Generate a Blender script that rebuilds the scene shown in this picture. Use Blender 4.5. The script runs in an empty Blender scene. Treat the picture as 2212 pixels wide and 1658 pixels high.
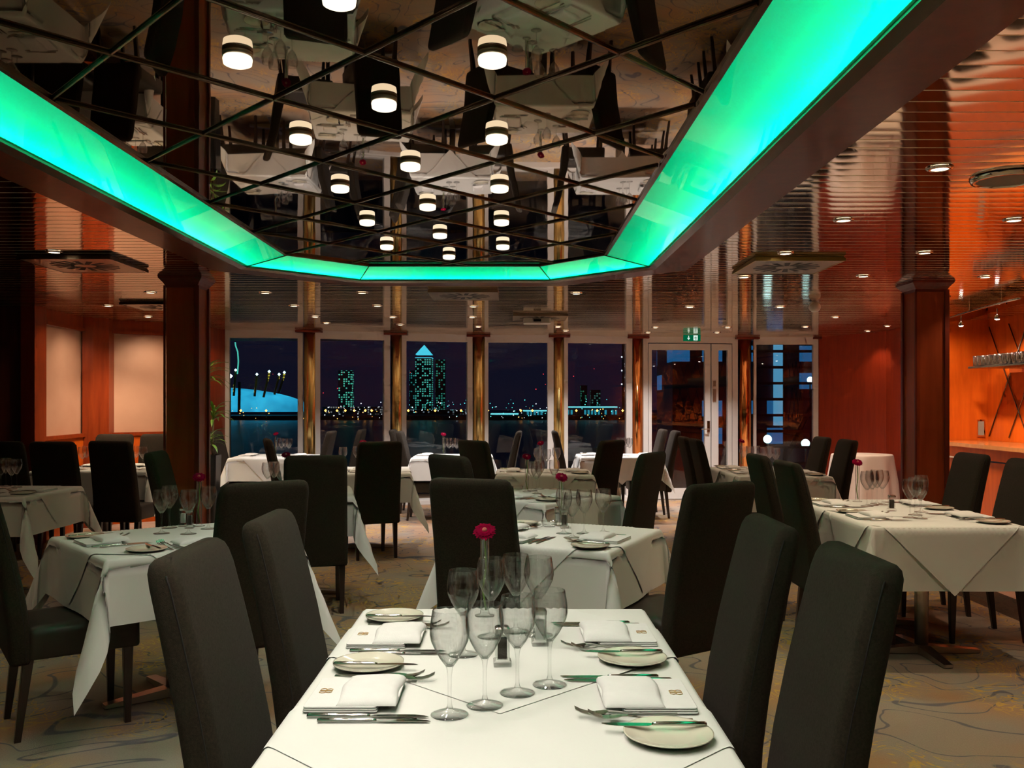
import bpy, bmesh, math, random
from math import sin, cos, pi, radians as R, hypot, atan2
from mathutils import Vector, Matrix
random.seed(7)
scene = bpy.context.scene
COL = scene.collection
F = 1990.0; CX = 1105.0; HY = 870.0; H = 1.40
ZC = 2.36          # slatted ceiling
ZM = 2.404         # mirror ceiling in the coffer
ZT = 0.755         # table top (cloth)
def P(px, py, z):
    """point of a level plane z seen at a pixel of the 2212x1658 photograph"""
    y = (H - z) * F / (py - HY)
    return ((px - CX) / F * y, y)

# ------------------------------------------------------------ materials
def new_mat(name):
    m = bpy.data.materials.new(name); m.use_nodes = True
    nt = m.node_tree; nt.nodes.clear()
    out = nt.nodes.new('ShaderNodeOutputMaterial')
    return m, nt, out
def N(nt, t, **kw):
    n = nt.nodes.new(t)
    for k, v in kw.items():
        if k in n.inputs.keys(): n.inputs[k].default_value = v
        else: setattr(n, k, v)
    return n
def L(nt, a, b): nt.links.new(a, b)
def c4(c): return (c[0], c[1], c[2], 1)
def pbr(name, col, rough=.5, metal=0, spec=.5, coat=0, sheen=0, var=0, vscale=20, bump=0, bscale=200, col2=None, stretch=(1,1,1), trans=0, cr=.05):
    m, nt, out = new_mat(name)
    b = N(nt, 'ShaderNodeBsdfPrincipled')
    b.inputs['Base Color'].default_value = c4(col); b.inputs['Roughness'].default_value = rough
    b.inputs['Metallic'].default_value = metal; b.inputs['Specular IOR Level'].default_value = spec
    b.inputs['Coat Weight'].default_value = coat; b.inputs['Coat Roughness'].default_value = cr
    b.inputs['Sheen Weight'].default_value = sheen
    L(nt, b.outputs[0], out.inputs[0])
    tc = N(nt, 'ShaderNodeTexCoord'); mp = N(nt, 'ShaderNodeMapping'); mp.inputs['Scale'].default_value = stretch
    L(nt, tc.outputs['Object'], mp.inputs[0])
    if var or col2:
        n = N(nt, 'ShaderNodeTexNoise', Scale=vscale, Detail=5.0); L(nt, mp.outputs[0], n.inputs['Vector'])
        r = N(nt, 'ShaderNodeValToRGB'); L(nt, n.outputs['Fac'], r.inputs[0])
        c2 = col2 or tuple(x * (1 - var) for x in col); c1 = col if col2 else tuple(min(1, x * (1 + var)) for x in col)
        r.color_ramp.elements[0].color = c4(c2); r.color_ramp.elements[1].color = c4(c1)
        r.color_ramp.elements[0].position = .3; r.color_ramp.elements[1].position = .7
        L(nt, r.outputs[0], b.inputs['Base Color'])
    if bump:
        n2 = N(nt, 'ShaderNodeTexNoise', Scale=bscale, Detail=3.0); L(nt, mp.outputs[0], n2.inputs['Vector'])
        bp = N(nt, 'ShaderNodeBump', Strength=bump, Distance=.002); L(nt, n2.outputs['Fac'], bp.inputs['Height'])
        L(nt, bp.outputs[0], b.inputs['Normal'])
        if coat: L(nt, bp.outputs[0], b.inputs['Coat Normal']) if False else None
    return m
def emis(name, col, s):
    m, nt, out = new_mat(name); e = N(nt, 'ShaderNodeEmission'); e.inputs[0].default_value = c4(col); e.inputs[1].default_value = s
    L(nt, e.outputs[0], out.inputs[0]); return m
M = {}
M['cloth'] = pbr('linen', (.80,.785,.75), .85, bump=.15, bscale=60, var=.02, vscale=4, sheen=.1)
M['topper'] = pbr('linen_topper', (.81,.80,.77), .8, bump=.12, bscale=50, var=.02, vscale=5, sheen=.1)
M['napkin'] = pbr('napkin_linen', (.82,.80,.79), .85, bump=.3, bscale=300, var=.02, vscale=30)
M['thread'] = pbr('gold_thread', (.55,.33,.12), .6)
M['fabric'] = pbr('chair_weave', (.030,.0215,.015), .95, spec=.12, sheen=.02, var=.25, vscale=160, bump=.5, bscale=500)
M['seat'] = pbr('seat_leather', (.028,.020,.014), .45, spec=.35, bump=.1, bscale=300, var=.1)
M['leg'] = pbr('dark_beech', (.022,.009,.006), .35, var=.3, vscale=8, stretch=(8,8,1), coat=.2)
M['seam'] = pbr('seam_thread', (.015,.011,.01), .9)
M['steel'] = pbr('polished_steel', (.72,.70,.66), .14, metal=1)
M['brushed'] = pbr('brushed_steel', (.55,.50,.44), .28, metal=1, bump=.2, bscale=80, stretch=(1,1,12))
M['china'] = pbr('cream_china', (.78,.73,.60), .12, coat=.6, var=.02)
M['pepper'] = pbr('peppercorns', (.035,.028,.022), .8, col2=(.10,.08,.06), vscale=300, bump=.6, bscale=400)
M['salt'] = pbr('salt_grains', (.85,.85,.83), .8, bump=.5, bscale=500)
M['petal'] = pbr('gerbera_petal', (.17,.001,.020), .9, spec=.03, var=.25, vscale=60)
M['flower_eye'] = pbr('gerbera_eye', (.30,.10,.05), .7, col2=(.5,.03,.06), vscale=300)
M['stem'] = pbr('flower_stem', (.22,.36,.06), .45, var=.15)
M['leaf'] = pbr('dracaena_leaf', (.06,.20,.02), .35, col2=(.22,.42,.06), vscale=9, coat=.2)
M['cane'] = pbr('cane_bark', (.20,.13,.07), .8, bump=.5, bscale=60, var=.3)
M['pot'] = pbr('black_glazed_pot', (.006,.006,.007), .35, coat=.0)
M['white_frame'] = pbr('powder_white_frame', (.74,.69,.65), .4, bump=.05)
M['gold'] = pbr('polished_brass', (1,.74,.30), .24, metal=1, bump=.5, bscale=6, stretch=(1,1,1))
M['reflection_brass'] = pbr('brass_painted_reflection', (.85,.34,.11), .15, metal=1, bump=.5, bscale=6)  # brass with the orange bar reflection put into its base colour
def wood(name, c1, c2, rough, coat=.35):
    m, nt, out = new_mat(name)
    b = N(nt, 'ShaderNodeBsdfPrincipled'); b.inputs['Roughness'].default_value = rough; b.inputs['Coat Weight'].default_value = coat; b.inputs['Coat Roughness'].default_value = .12; b.inputs['Specular IOR Level'].default_value = .25
    L(nt, b.outputs[0], out.inputs[0])
    tc = N(nt, 'ShaderNodeTexCoord'); mp = N(nt, 'ShaderNodeMapping'); mp.inputs['Scale'].default_value = (7, 7, .7)
    L(nt, tc.outputs['Object'], mp.inputs[0])
    n = N(nt, 'ShaderNodeTexNoise', Scale=2.2, Detail=8.0, Roughness=.6, Distortion=.6); L(nt, mp.outputs[0], n.inputs['Vector'])
    r = N(nt, 'ShaderNodeValToRGB'); r.color_ramp.elements[0].position = .3; r.color_ramp.elements[1].position = .72
    r.color_ramp.elements[0].color = c4(c1); r.color_ramp.elements[1].color = c4(c2)
    L(nt, n.outputs['Fac'], r.inputs[0]); L(nt, r.outputs[0], b.inputs['Base Color'])
    return m
M['wood'] = wood('cherry_veneer', (.20,.024,.005), (.31,.045,.008), .35, .15)
M['wood_dark'] = wood('dark_cherry', (.045,.008,.005), (.085,.016,.008), .35)
M['wood_beam'] = wood('beam_cherry', (.15,.024,.014), (.21,.036,.020), .35, .12)
M['wood_orange'] = wood('orange_cherry', (.50,.072,.004), (.66,.108,.006), .4, .15)
M['wood_red'] = wood('red_cherry', (.24,.019,.004), (.34,.032,.006), .45, .0)
M['trim_dark'] = pbr('dark_bronze_trim', (.16,.12,.09), .25, metal=.9)
M['peach'] = pbr('peach_marbled_plaster', (.62,.34,.235), .5, col2=(.50,.255,.17), vscale=1.6, coat=.1)
M['yellow_edge'] = pbr('vent_edge', (.55,.40,.12), .3, metal=.5)
M['vent'] = pbr('vent_plate', (.42,.33,.24), .3, metal=.6)
M['black'] = pbr('matt_black', (.006,.006,.006), .6)
M['white_plastic'] = pbr('white_plastic', (.75,.74,.72), .4)
M['grey_mesh'] = pbr('speaker_mesh', (.30,.27,.22), .6, metal=.4, bump=.8, bscale=900)
M['counter'] = wood('counter_lacquer', (.70,.24,.07), (.82,.32,.10), .15, .8)
M['marble'] = pbr('pale_marble', (.60,.50,.42), .25, col2=(.45,.36,.30), vscale=3)
M['sign_green'] = emis('exit_green', (.0,.13,.05), .8)
M['sign_white'] = emis('exit_white', (.75,.95,.85), .9)
M['lamp_glass'] = emis('lamp_glow', (1,.86,.62), 1.7)
M['lamp_warm'] = emis('downlight_glow', (1,.80,.52), 5)
M['spot_glow'] = emis('spot_glow', (1,.93,.85), 40)
M['chrome'] = pbr('chrome', (.85,.82,.78), .06, metal=1)
M['lilac_metal'] = M['trim_dark']

def schlick(nt, k=1.0):
    """reflectance of a thin pane, the same from both sides"""
    g = N(nt, 'ShaderNodeNewGeometry'); d = N(nt, 'ShaderNodeVectorMath', operation='DOT_PRODUCT')
    L(nt, g.outputs['Normal'], d.inputs[0]); L(nt, g.outputs['Incoming'], d.inputs[1])
    a = N(nt, 'ShaderNodeMath', operation='ABSOLUTE'); L(nt, d.outputs['Value'], a.inputs[0])
    o = N(nt, 'ShaderNodeMath', operation='SUBTRACT'); o.inputs[0].default_value = 1; L(nt, a.outputs[0], o.inputs[1])
    p = N(nt, 'ShaderNodeMath', operation='POWER'); L(nt, o.outputs[0], p.inputs[0]); p.inputs[1].default_value = 5
    m = N(nt, 'ShaderNodeMath', operation='MULTIPLY_ADD'); L(nt, p.outputs[0], m.inputs[0]); m.inputs[1].default_value = .96*k; m.inputs[2].default_value = .045*k
    m.use_clamp = True
    return m.outputs[0]
# glass for table ware: clear glass walls
def glass_mat(name, tint, mixf):
    m, nt, out = new_mat(name)
    g = N(nt, 'ShaderNodeBsdfGlass', IOR=1.5, Roughness=0.0); g.inputs['Color'].default_value = c4(tint)
    t = N(nt, 'ShaderNodeBsdfTransparent'); mx = N(nt, 'ShaderNodeMixShader'); mx.inputs[0].default_value = mixf
    L(nt, t.outputs[0], mx.inputs[1]); L(nt, g.outputs[0], mx.inputs[2]); L(nt, mx.outputs[0], out.inputs[0]); return m
def thin_glass(name, k, power, tint):
    m, nt, out = new_mat(name)
    g = N(nt, 'ShaderNodeBsdfGlossy', Roughness=.04); t = N(nt, 'ShaderNodeBsdfTransparent')
    lw = N(nt, 'ShaderNodeLayerWeight', Blend=.5); rp = N(nt, 'ShaderNodeValToRGB')
    rp.color_ramp.elements[0].position = .55; rp.color_ramp.elements[0].color = (1,1,1,1); rp.color_ramp.elements[1].color = c4(tint)
    gg = N(nt, 'ShaderNodeNewGeometry'); d = N(nt, 'ShaderNodeVectorMath', operation='DOT_PRODUCT')
    L(nt, gg.outputs['Normal'], d.inputs[0]); L(nt, gg.outputs['Incoming'], d.inputs[1])
    a = N(nt, 'ShaderNodeMath', operation='ABSOLUTE'); L(nt, d.outputs['Value'], a.inputs[0])
    o = N(nt, 'ShaderNodeMath', operation='SUBTRACT'); o.inputs[0].default_value = 1; L(nt, a.outputs[0], o.inputs[1])
    L(nt, o.outputs[0], rp.inputs[0]); L(nt, rp.outputs[0], t.inputs[0])
    p = N(nt, 'ShaderNodeMath', operation='POWER'); L(nt, o.outputs[0], p.inputs[0]); p.inputs[1].default_value = power
    f = N(nt, 'ShaderNodeMath', operation='MULTIPLY_ADD'); L(nt, p.outputs[0], f.inputs[0]); f.inputs[1].default_value = .9; f.inputs[2].default_value = k; f.use_clamp = True
    mx = N(nt, 'ShaderNodeMixShader'); L(nt, f.outputs[0], mx.inputs[0]); L(nt, t.outputs[0], mx.inputs[1]); L(nt, g.outputs[0], mx.inputs[2]); L(nt, mx.outputs[0], out.inputs[0])
    return m
def part_refracting(m, k):
    nt = m.node_tree; out = next(n for n in nt.nodes if n.type == 'OUTPUT_MATERIAL'); src = out.inputs[0].links[0].from_socket
    g = N(nt, 'ShaderNodeBsdfGlass', IOR=1.45, Roughness=0.0); mx = N(nt, 'ShaderNodeMixShader'); mx.inputs[0].default_value = k
    L(nt, src, mx.inputs[1]); L(nt, g.outputs[0], mx.inputs[2]); L(nt, mx.outputs[0], out.inputs[0]); return m
M['clear'] = thin_glass('clear_glass', .05, 3.0, (.84,.88,.86))
M['shelf_glass'] = thin_glass('shelf_glass', .35, 2.5, (.8,.85,.85))
M['crystal'] = glass_mat('crystal', (1,1,1), .6)
M['bowlglass'] = part_refracting(thin_glass('bowl_glass', .03, 2.6, (.80,.85,.82)), .10)
def pane_mat(name, k, tint=(1,1,1)):
    m, nt, out = new_mat(name)
    g = N(nt, 'ShaderNodeBsdfGlossy', Roughness=0.0); t = N(nt, 'ShaderNodeBsdfTransparent'); t.inputs[0].default_value = c4(tint)
    mx = N(nt, 'ShaderNodeMixShader')
    L(nt, schlick(nt, k), mx.inputs[0]); L(nt, t.outputs[0], mx.inputs[1]); L(nt, g.outputs[0], mx.inputs[2])
    L(nt, mx.outputs[0], out.inputs[0]); return m
M['pane'] = pane_mat('window_glass', 3.0)

def slat_mat():
    m, nt, out = new_mat('bronze_mirror_slats')
    b = N(nt, 'ShaderNodeBsdfPrincipled'); b.inputs['Metallic'].default_value = 1; b.inputs['Roughness'].default_value = .07
    b.inputs['Base Color'].default_value = (.80,.66,.52,1)
    tc = N(nt, 'ShaderNodeTexCoord'); mp = N(nt, 'ShaderNodeMapping'); mp.inputs['Scale'].default_value = (1.1, 3.0, 1)
    L(nt, tc.outputs['Object'], mp.inputs[0])
    n = N(nt, 'ShaderNodeTexNoise', Scale=1.0, Detail=1.0); L(nt, mp.outputs[0], n.inputs['Vector'])
    bp = N(nt, 'ShaderNodeBump', Strength=.3, Distance=.006); L(nt, n.outputs['Fac'], bp.inputs['Height']); L(nt, bp.outputs[0], b.inputs['Normal'])
    L(nt, b.outputs[0], out.inputs[0]); return m
M['slat'] = slat_mat()
def mirror_mat():
    m, nt, out = new_mat('smoked_mirror')
    b = N(nt, 'ShaderNodeBsdfPrincipled'); b.inputs['Metallic'].default_value = 1; b.inputs['Roughness'].default_value = .015
    b.inputs['Base Color'].default_value = (.42,.34,.265,1)
    tc = N(nt, 'ShaderNodeTexCoord')
    n = N(nt, 'ShaderNodeTexNoise', Scale=2.2, Detail=1.0); L(nt, tc.outputs['Object'], n.inputs['Vector'])
    bp = N(nt, 'ShaderNodeBump', Strength=.25, Distance=.004); L(nt, n.outputs['Fac'], bp.inputs['Height']); L(nt, bp.outputs[0], b.inputs['Normal'])
    L(nt, b.outputs[0], out.inputs[0]); return m
M['mirror'] = mirror_mat()
def cove_mat():
    m, nt, out = new_mat('green_backlit_glass')
    t = N(nt, 'ShaderNodeBsdfTranslucent'); t.inputs[0].default_value = (.75,1,.9,1)
    e = N(nt, 'ShaderNodeEmission'); e.inputs[0].default_value = (.0,1,.28,1); e.inputs[1].default_value = .04
    ad = N(nt, 'ShaderNodeAddShader'); L(nt, t.outputs[0], ad.inputs[0]); L(nt, e.outputs[0], ad.inputs[1])
    g = N(nt, 'ShaderNodeBsdfGlossy', Roughness=.01); 
    mx = N(nt, 'ShaderNodeMixShader'); L(nt, schlick(nt), mx.inputs[0]); L(nt, ad.outputs[0], mx.inputs[1]); L(nt, g.outputs[0], mx.inputs[2])
    L(nt, mx.outputs[0], out.inputs[0]); return m
M['cove'] = cove_mat()
M['cavity'] = pbr('grey_cavity', (.22,.22,.22), .9)

def carpet_mat(name, base, line_a, line_b, amt):
    m, nt, out = new_mat(name)
    b = N(nt, 'ShaderNodeBsdfPrincipled'); b.inputs['Roughness'].default_value = .95; b.inputs['Specular IOR Level'].default_value = .1
    L(nt, b.outputs[0], out.inputs[0])
    tc = N(nt, 'ShaderNodeTexCoord'); o = tc.outputs['Object']
    def contour(scale, mult, width, dist, off):
        mp = N(nt, 'ShaderNodeMapping'); mp.inputs['Location'].default_value = (off, off * .7, 0); L(nt, o, mp.inputs[0])
        n = N(nt, 'ShaderNodeTexNoise', Scale=scale, Detail=1.5, Distortion=dist); L(nt, mp.outputs[0], n.inputs['Vector'])
        a = N(nt, 'ShaderNodeMath', operation='MULTIPLY'); a.inputs[1].default_value = mult; L(nt, n.outputs['Fac'], a.inputs[0])
        f = N(nt, 'ShaderNodeMath', operation='FRACT'); L(nt, a.outputs[0], f.inputs[0])
        s = N(nt, 'ShaderNodeMath', operation='SUBTRACT'); s.inputs[1].default_value = .5; L(nt, f.outputs[0], s.inputs[0])
        ab = N(nt, 'ShaderNodeMath', operation='ABSOLUTE'); L(nt, s.outputs[0], ab.inputs[0])
        lt = N(nt, 'ShaderNodeMapRange'); lt.inputs['From Min'].default_value = width; lt.inputs['From Max'].default_value = width * .5
        L(nt, ab.outputs[0], lt.inputs['Value']); return lt.outputs[0]
    def mask(scale, lo, hi, off):
        mp = N(nt, 'ShaderNodeMapping'); mp.inputs['Location'].default_value = (off, -off, 0); L(nt, o, mp.inputs[0])
        n = N(nt, 'ShaderNodeTexNoise', Scale=scale, Detail=1.0); L(nt, mp.outputs[0], n.inputs['Vector'])
        r = N(nt, 'ShaderNodeMapRange'); r.inputs['From Min'].default_value = lo; r.inputs['From Max'].default_value = hi
        L(nt, n.outputs['Fac'], r.inputs['Value']); return r.outputs[0]
    def mul(a, c):
        x = N(nt, 'ShaderNodeMath', operation='MULTIPLY'); L(nt, a, x.inputs[0])
        if isinstance(c, float): x.inputs[1].default_value = c
        else: L(nt, c, x.inputs[1])
        return x.outputs[0]
    def mix(f, A, B):
        x = N(nt, 'ShaderNodeMix', data_type='RGBA')
        L(nt, f, x.inputs[0])
        for s, v in ((6, A), (7, B)):
            if isinstance(v, tuple): x.inputs[s].default_value = c4(v)
            else: L(nt, v, x.inputs[s])
        return x.outputs[2]
    c = mix(mask(1.3, .35, .65, 3.1), base, tuple(x * k for x, k in zip(base, (1.12, .94, .82))))
    c = mix(mask(2.1, .45, .7, 9.4), c, tuple(x * k for x, k in zip(base, (1.3, .85, .55))))
    c = mix(mul(contour(1.7, 7.0, .06, .8, 0.), amt), c, line_b)
    c = mix(mul(mul(contour(4.2, 8.0, .16, 1.8, 5.), mask(1.1, .47, .53, 1.7)), amt), c, line_a)
    c = mix(mul(mul(contour(4.0, 6.0, .10, 2.0, 8.), mask(1.4, .56, .62, 6.7)), .6), c, (.30,.27,.20))
    n = N(nt, 'ShaderNodeTexNoise', Scale=160.0, Detail=2.0); L(nt, o, n.inputs['Vector'])
    c2 = mix(mul(n.outputs['Fac'], .35), c, (.03,.028,.025))
    L(nt, c2, b.inputs['Base Color'])
    bp = N(nt, 'ShaderNodeBump', Strength=.4, Distance=.004); L(nt, n.outputs['Fac'], bp.inputs['Height']); L(nt, bp.outputs[0], b.inputs['Normal'])
    return m
M['carpet'] = carpet_mat('swirl_carpet', (.34,.285,.24), (.62,.36,.08), (.15,.13,.15), .9)
M['carpet_dark'] = carpet_mat('dark_border_carpet', (.085,.06,.045), (.12,.08,.05), (.05,.04,.035), .7)

def lit_windows(name, base, glow, dens, sx, sz, strength, sy=None):
    """night facade: a grid of windows, some of them lit"""
    m, nt, out = new_mat(name)
    tc = N(nt, 'ShaderNodeTexCoord'); mp = N(nt, 'ShaderNodeMapping'); mp.inputs['Scale'].default_value = (1/sx, 1/(sy or sx), 1/sz)
    L(nt, tc.outputs['Object'], mp.inputs[0])
    fl = N(nt, 'ShaderNodeVectorMath', operation='FLOOR'); L(nt, mp.outputs[0], fl.inputs[0])
    wn = N(nt, 'ShaderNodeTexWhiteNoise', noise_dimensions='3D'); L(nt, fl.outputs[0], wn.inputs[0])
    gt = N(nt, 'ShaderNodeMath', operation='GREATER_THAN'); gt.inputs[1].default_value = 1 - dens; L(nt, wn.outputs['Value'], gt.inputs[0])
    fr = N(nt, 'ShaderNodeVectorMath', operation='FRACTION'); L(nt, mp.outputs[0], fr.inputs[0])
    sp = N(nt, 'ShaderNodeSeparateXYZ'); L(nt, fr.outputs[0], sp.inputs[0])
    a = N(nt, 'ShaderNodeMath', operation='GREATER_THAN'); a.inputs[1].default_value = .42; L(nt, sp.outputs[2], a.inputs[0])
    a2 = N(nt, 'ShaderNodeMath', operation='GREATER_THAN'); a2.inputs[1].default_value = .38; L(nt, sp.outputs[0], a2.inputs[0])
    k = N(nt, 'ShaderNodeMath', operation='MULTIPLY'); L(nt, gt.outputs[0], k.inputs[0]); L(nt, a.outputs[0], k.inputs[1])
    k2 = N(nt, 'ShaderNodeMath', operation='MULTIPLY'); L(nt, k.outputs[0], k2.inputs[0]); L(nt, a2.outputs[0], k2.inputs[1])
    k3 = N(nt, 'ShaderNodeMath', operation='MULTIPLY'); k3.inputs[1].default_value = strength; L(nt, k2.outputs[0], k3.inputs[0])
    b = N(nt, 'ShaderNodeBsdfPrincipled', Roughness=.5); b.inputs['Base Color'].default_value = c4(base)
    b.inputs['Emission Color'].default_value = c4(glow); L(nt, k3.outputs[0], b.inputs['Emission Strength'])
    L(nt, b.outputs[0], out.inputs[0]); return m

# ------------------------------------------------------------ mesh helpers
class MB:
    def __init__(s): s.v = []; s.f = []; s.m = []; s.sm = []
    def add(s, vs, fs, mi=0, smooth=False):
        o = len(s.v); s.v += [tuple(v) for v in vs]
        for f in fs: s.f.append(tuple(i + o for i in f)); s.m.append(mi); s.sm.append(smooth)
        return s
    def box(s, x0, y0, z0, x1, y1, z1, mi=0, rz=0, c=(0, 0)):
        vs = [(x, y, z) for z in (z0, z1) for x, y in ((x0, y0), (x1, y0), (x1, y1), (x0, y1))]
        if rz:
            vs = [(c[0] + (x-c[0])*cos(rz) - (y-c[1])*sin(rz), c[1] + (x-c[0])*sin(rz) + (y-c[1])*cos(rz), z) for x, y, z in vs]
        return s.add(vs, [(3,2,1,0),(4,5,6,7),(0,1,5,4),(1,2,6,5),(2,3,7,6),(3,0,4,7)], mi)
    def prism(s, poly, z0, z1, mi=0):
        n = len(poly); vs = [(x, y, z0) for x, y in poly] + [(x, y, z1) for x, y in poly]
        fs = [tuple(reversed(range(n))), tuple(range(n, 2*n))] + [(i, (i+1) % n, (i+1) % n + n, i + n) for i in range(n)]
        return s.add(vs, fs, mi)
    def wall(s, a, b, z0, z1, t, mi=0):
        """slab from plan point a to b, thickness t to the left of a->b"""
        dx, dy = b[0]-a[0], b[1]-a[1]; l = hypot(dx, dy); nx, ny = -dy/l*t, dx/l*t
        p = [a, b, (b[0]+nx, b[1]+ny), (a[0]+nx, a[1]+ny)]
        if t < 0: p = p[::-1]
        return s.prism(p, z0, z1, mi)
    def rings(s, rs, mi=0, smooth=True, cap0=True, cap1=True, closed=True):
        n = len(rs[0]); vs = [p for r in rs for p in r]; fs = []
        for k in range(len(rs)-1):
            for i in range(n if closed else n-1):
                j = (i+1) % n
                fs.append((k*n+i, k*n+j, (k+1)*n+j, (k+1)*n+i))
        s.add(vs, fs, mi, smooth); o = len(s.v) - len(vs)
        if cap0: s.f.append(tuple(o + i for i in reversed(range(n)))); s.m.append(mi); s.sm.append(False)
        if cap1: s.f.append(tuple(o + (len(rs)-1)*n + i for i in range(n))); s.m.append(mi); s.sm.append(False)
        return s
    def lathe(s, prof, c=(0, 0, 0), seg=24, mi=0, cap0=False, cap1=False):
        rs = [[(c[0]+r*cos(2*pi*i/seg), c[1]+r*sin(2*pi*i/seg), c[2]+z) for i in range(seg)] for r, z in prof]
        return s.rings(rs, mi, True, cap0, cap1)
    def cyl(s, c, r, z0, z1, seg=20, mi=0):
        return s.lathe([(r, z0), (r, z1)], (c[0], c[1], 0), seg, mi, True, True)
    def tube(s, pts, r, seg=8, mi=0, r2=None):
        pts = [Vector(p) for p in pts]; rs = []; n = len(pts); up = Vector((0, 0, 1))
        for i, p in enumerate(pts):
            t = (pts[min(i+1, n-1)] - pts[max(i-1, 0)]).normalized()
            u = up if abs(t.z) < .9 else Vector((1, 0, 0))
            a = t.cross(u).normalized(); b = a.cross(t)
            rr = r if r2 is None else r + (r2 - r) * i / (n-1)
            rs.append([tuple(p + (a*cos(2*pi*k/seg) + b*sin(2*pi*k/seg))*rr) for k in range(seg)])
        return s.rings(rs, mi)
    def build(s, name, mats, parent=None, loc=None, rz=0):
        me = bpy.data.meshes.new(name); me.from_pydata(s.v, [], s.f)
        for m_ in (mats if isinstance(mats, (list, tuple)) else [mats]): me.materials.append(m_)
        me.polygons.foreach_set('material_index', s.m); me.polygons.foreach_set('use_smooth', s.sm)
        me.update()
        bm = bmesh.new(); bm.from_mesh(me); bmesh.ops.recalc_face_normals(bm, faces=bm.faces); bm.to_mesh(me); bm.free()
        o = bpy.data.objects.new(name, me); COL.objects.link(o)
        if parent: o.parent = parent
        if loc: o.location = loc
        if rz: o.rotation_euler.z = rz
        return o
def rrect(w, d, r, z, cx=0, cy=0, n=4):
    pts = []
    for qx, qy, a0 in ((1, 1, 0), (-1, 1, 90), (-1, -1, 180), (1, -1, 270)):
        for k in range(n+1):
            a = R(a0 + 90*k/n); pts.append((cx + qx*(w/2-r) + r*cos(a), cy + qy*(d/2-r) + r*sin(a), z))
    return pts
def tag(o, label, cat, group=None):
    o['label'] = label; o['category'] = cat
    if group: o['group'] = group
    return o
def empty(name, loc=(0, 0, 0), rz=0):
    o = bpy.data.objects.new(name, None); o.empty_display_size = .1; COL.objects.link(o); o.location = loc; o.rotation_euler.z = rz; return o
def struct(o): o['kind'] = 'structure'; return o
def kids(o): return [c for c in bpy.data.objects if c.parent == o]
KC = {}
def copy_tree(o, loc, rz=None, label=None, cat=None, group=None):
    def rec(src, par):
        c = src.copy(); COL.objects.link(c)
        if par: c.parent = par
        if src.name not in KC: KC[src.name] = kids(src)
        for k in KC[src.name]: rec(k, c)
        return c
    c = rec(o, None); c.location = loc
    if rz is not None: c.rotation_euler.z = rz
    if label: c['label'] = label
    if cat: c['category'] = cat
    if group: c['group'] = group
    return c
FIRST = {}
def place(kind, maker, loc, rz, label, cat, group=None):
    """the first of a kind is the thing itself, all later ones are copies"""
    if kind not in FIRST:
        o = maker(); FIRST[kind] = o; o.location = loc; o.rotation_euler.z = rz
        tag(o, label, cat, group); return o
    o = copy_tree(FIRST[kind], loc, rz, label, cat, group)
    if not group and 'group' in o: del o['group']
    return o

# ------------------------------------------------------------ ROOM SHELL
XL, XR, YB, YF = -6.0, 5.48, -3.0, 14.2
struct(MB().prism([(XL-.2, YB-.2), (3.26, YB-.2), (3.26, YF), (-3.5, YF), (-3.5, 10.2), (XL-.2, 10.2)], -.1, 0).build('floor', M['carpet']))
struct(MB().prism([(3.26, YB-.2), (3.6, YB-.2), (3.6, 9.5), (3.26, 9.5)], -.1, 0).build('floor', M['carpet_dark']))
struct(MB().prism([(3.6, YB-.2), (XR+.3, YB-.2), (XR+.3, YF), (3.26, YF), (3.26, 9.5), (3.6, 9.5)], -.1, 0).build('floor', M['marble']))
struct(MB().prism([(XL-.2, 10.2), (-3.5, 10.2), (-3.5, YF), (XL-.2, YF)], -.1, 0).build('floor', M['marble']))

# coffer outlines (plan)
OUT = [(-1.86, YB), (-1.86, 6.34), (-1.17, 7.06), (.31, 7.06), (.99, 6.34), (.99, YB)]
INN = [(-1.51, YB), (-1.51, 6.20), (-1.037, 6.70), (.202, 6.70), (.623, 6.20), (.623, YB)]
BEM = [(-2.09, YB), (-2.09, 6.44), (-1.27, 7.29), (.41, 7.29), (1.22, 6.44), (1.22, YB)]
ZB = 2.330
def poly_x(poly, y):
    xs = []
    for (x0, y0), (x1, y1) in zip(poly, poly[1:]):
        if (y0 - y) * (y1 - y) <= 0 and y0 != y1: xs.append(x0 + (x1-x0)*(y-y0)/(y1-y0))
    return (min(xs), max(xs)) if len(xs) >= 2 else None
# mirror-polished slats run across the room
sl = MB(); pitch = .106; y = YB
def slat(x0, x1, y):
    n = 6; g = .008; ring0 = []
    for k in range(n+1):
        t = k / n; ring0.append((y + g/2 + (pitch-g)*t, ZC - .0003*4*t*(1-t)))
    vs = [(x, a, z) for x in (x0, x1) for a, z in ring0]
    sl.add(vs, [(k, k+1, n+1+k+1, n+1+k) for k in range(n)], 0, True)
    arc = [(y - .0028*cos(pi*k/4), ZC - .0001 - .0008*sin(pi*k/4)) for k in range(5)]
    sl.add([(x, a, z) for x in (x0, x1) for a, z in arc], [(k, k+1, 6+k, 5+k) for k in range(4)], 1, True)
    sl.add([(x0, y-g/2, ZC), (x1, y-g/2, ZC), (x1, y+g/2, ZC), (x0, y+g/2, ZC)], [(0, 1, 2, 3)], 0)
while y < YF:
    a = poly_x([(x - (.02 if x > 0 else -.02), yy) for x, yy in BEM], min(y + pitch, 7.2)) if y < 7.14 else None
    if a: slat(XL-.1, a[0], y); slat(a[1], XR+.1, y)
    else: slat(XL-.1, XR+.1, y)
    y += pitch
M['slat_edge'] = pbr('slat_edge', (1,.84,.62), .3, metal=1)
struct(sl.build('ceiling', [M['slat'], M['slat_edge']]))
struct(MB().box(XL-.2, YB-.2, 2.85, XR+.3, YF, 2.95).build('ceiling', M['cavity']))

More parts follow.
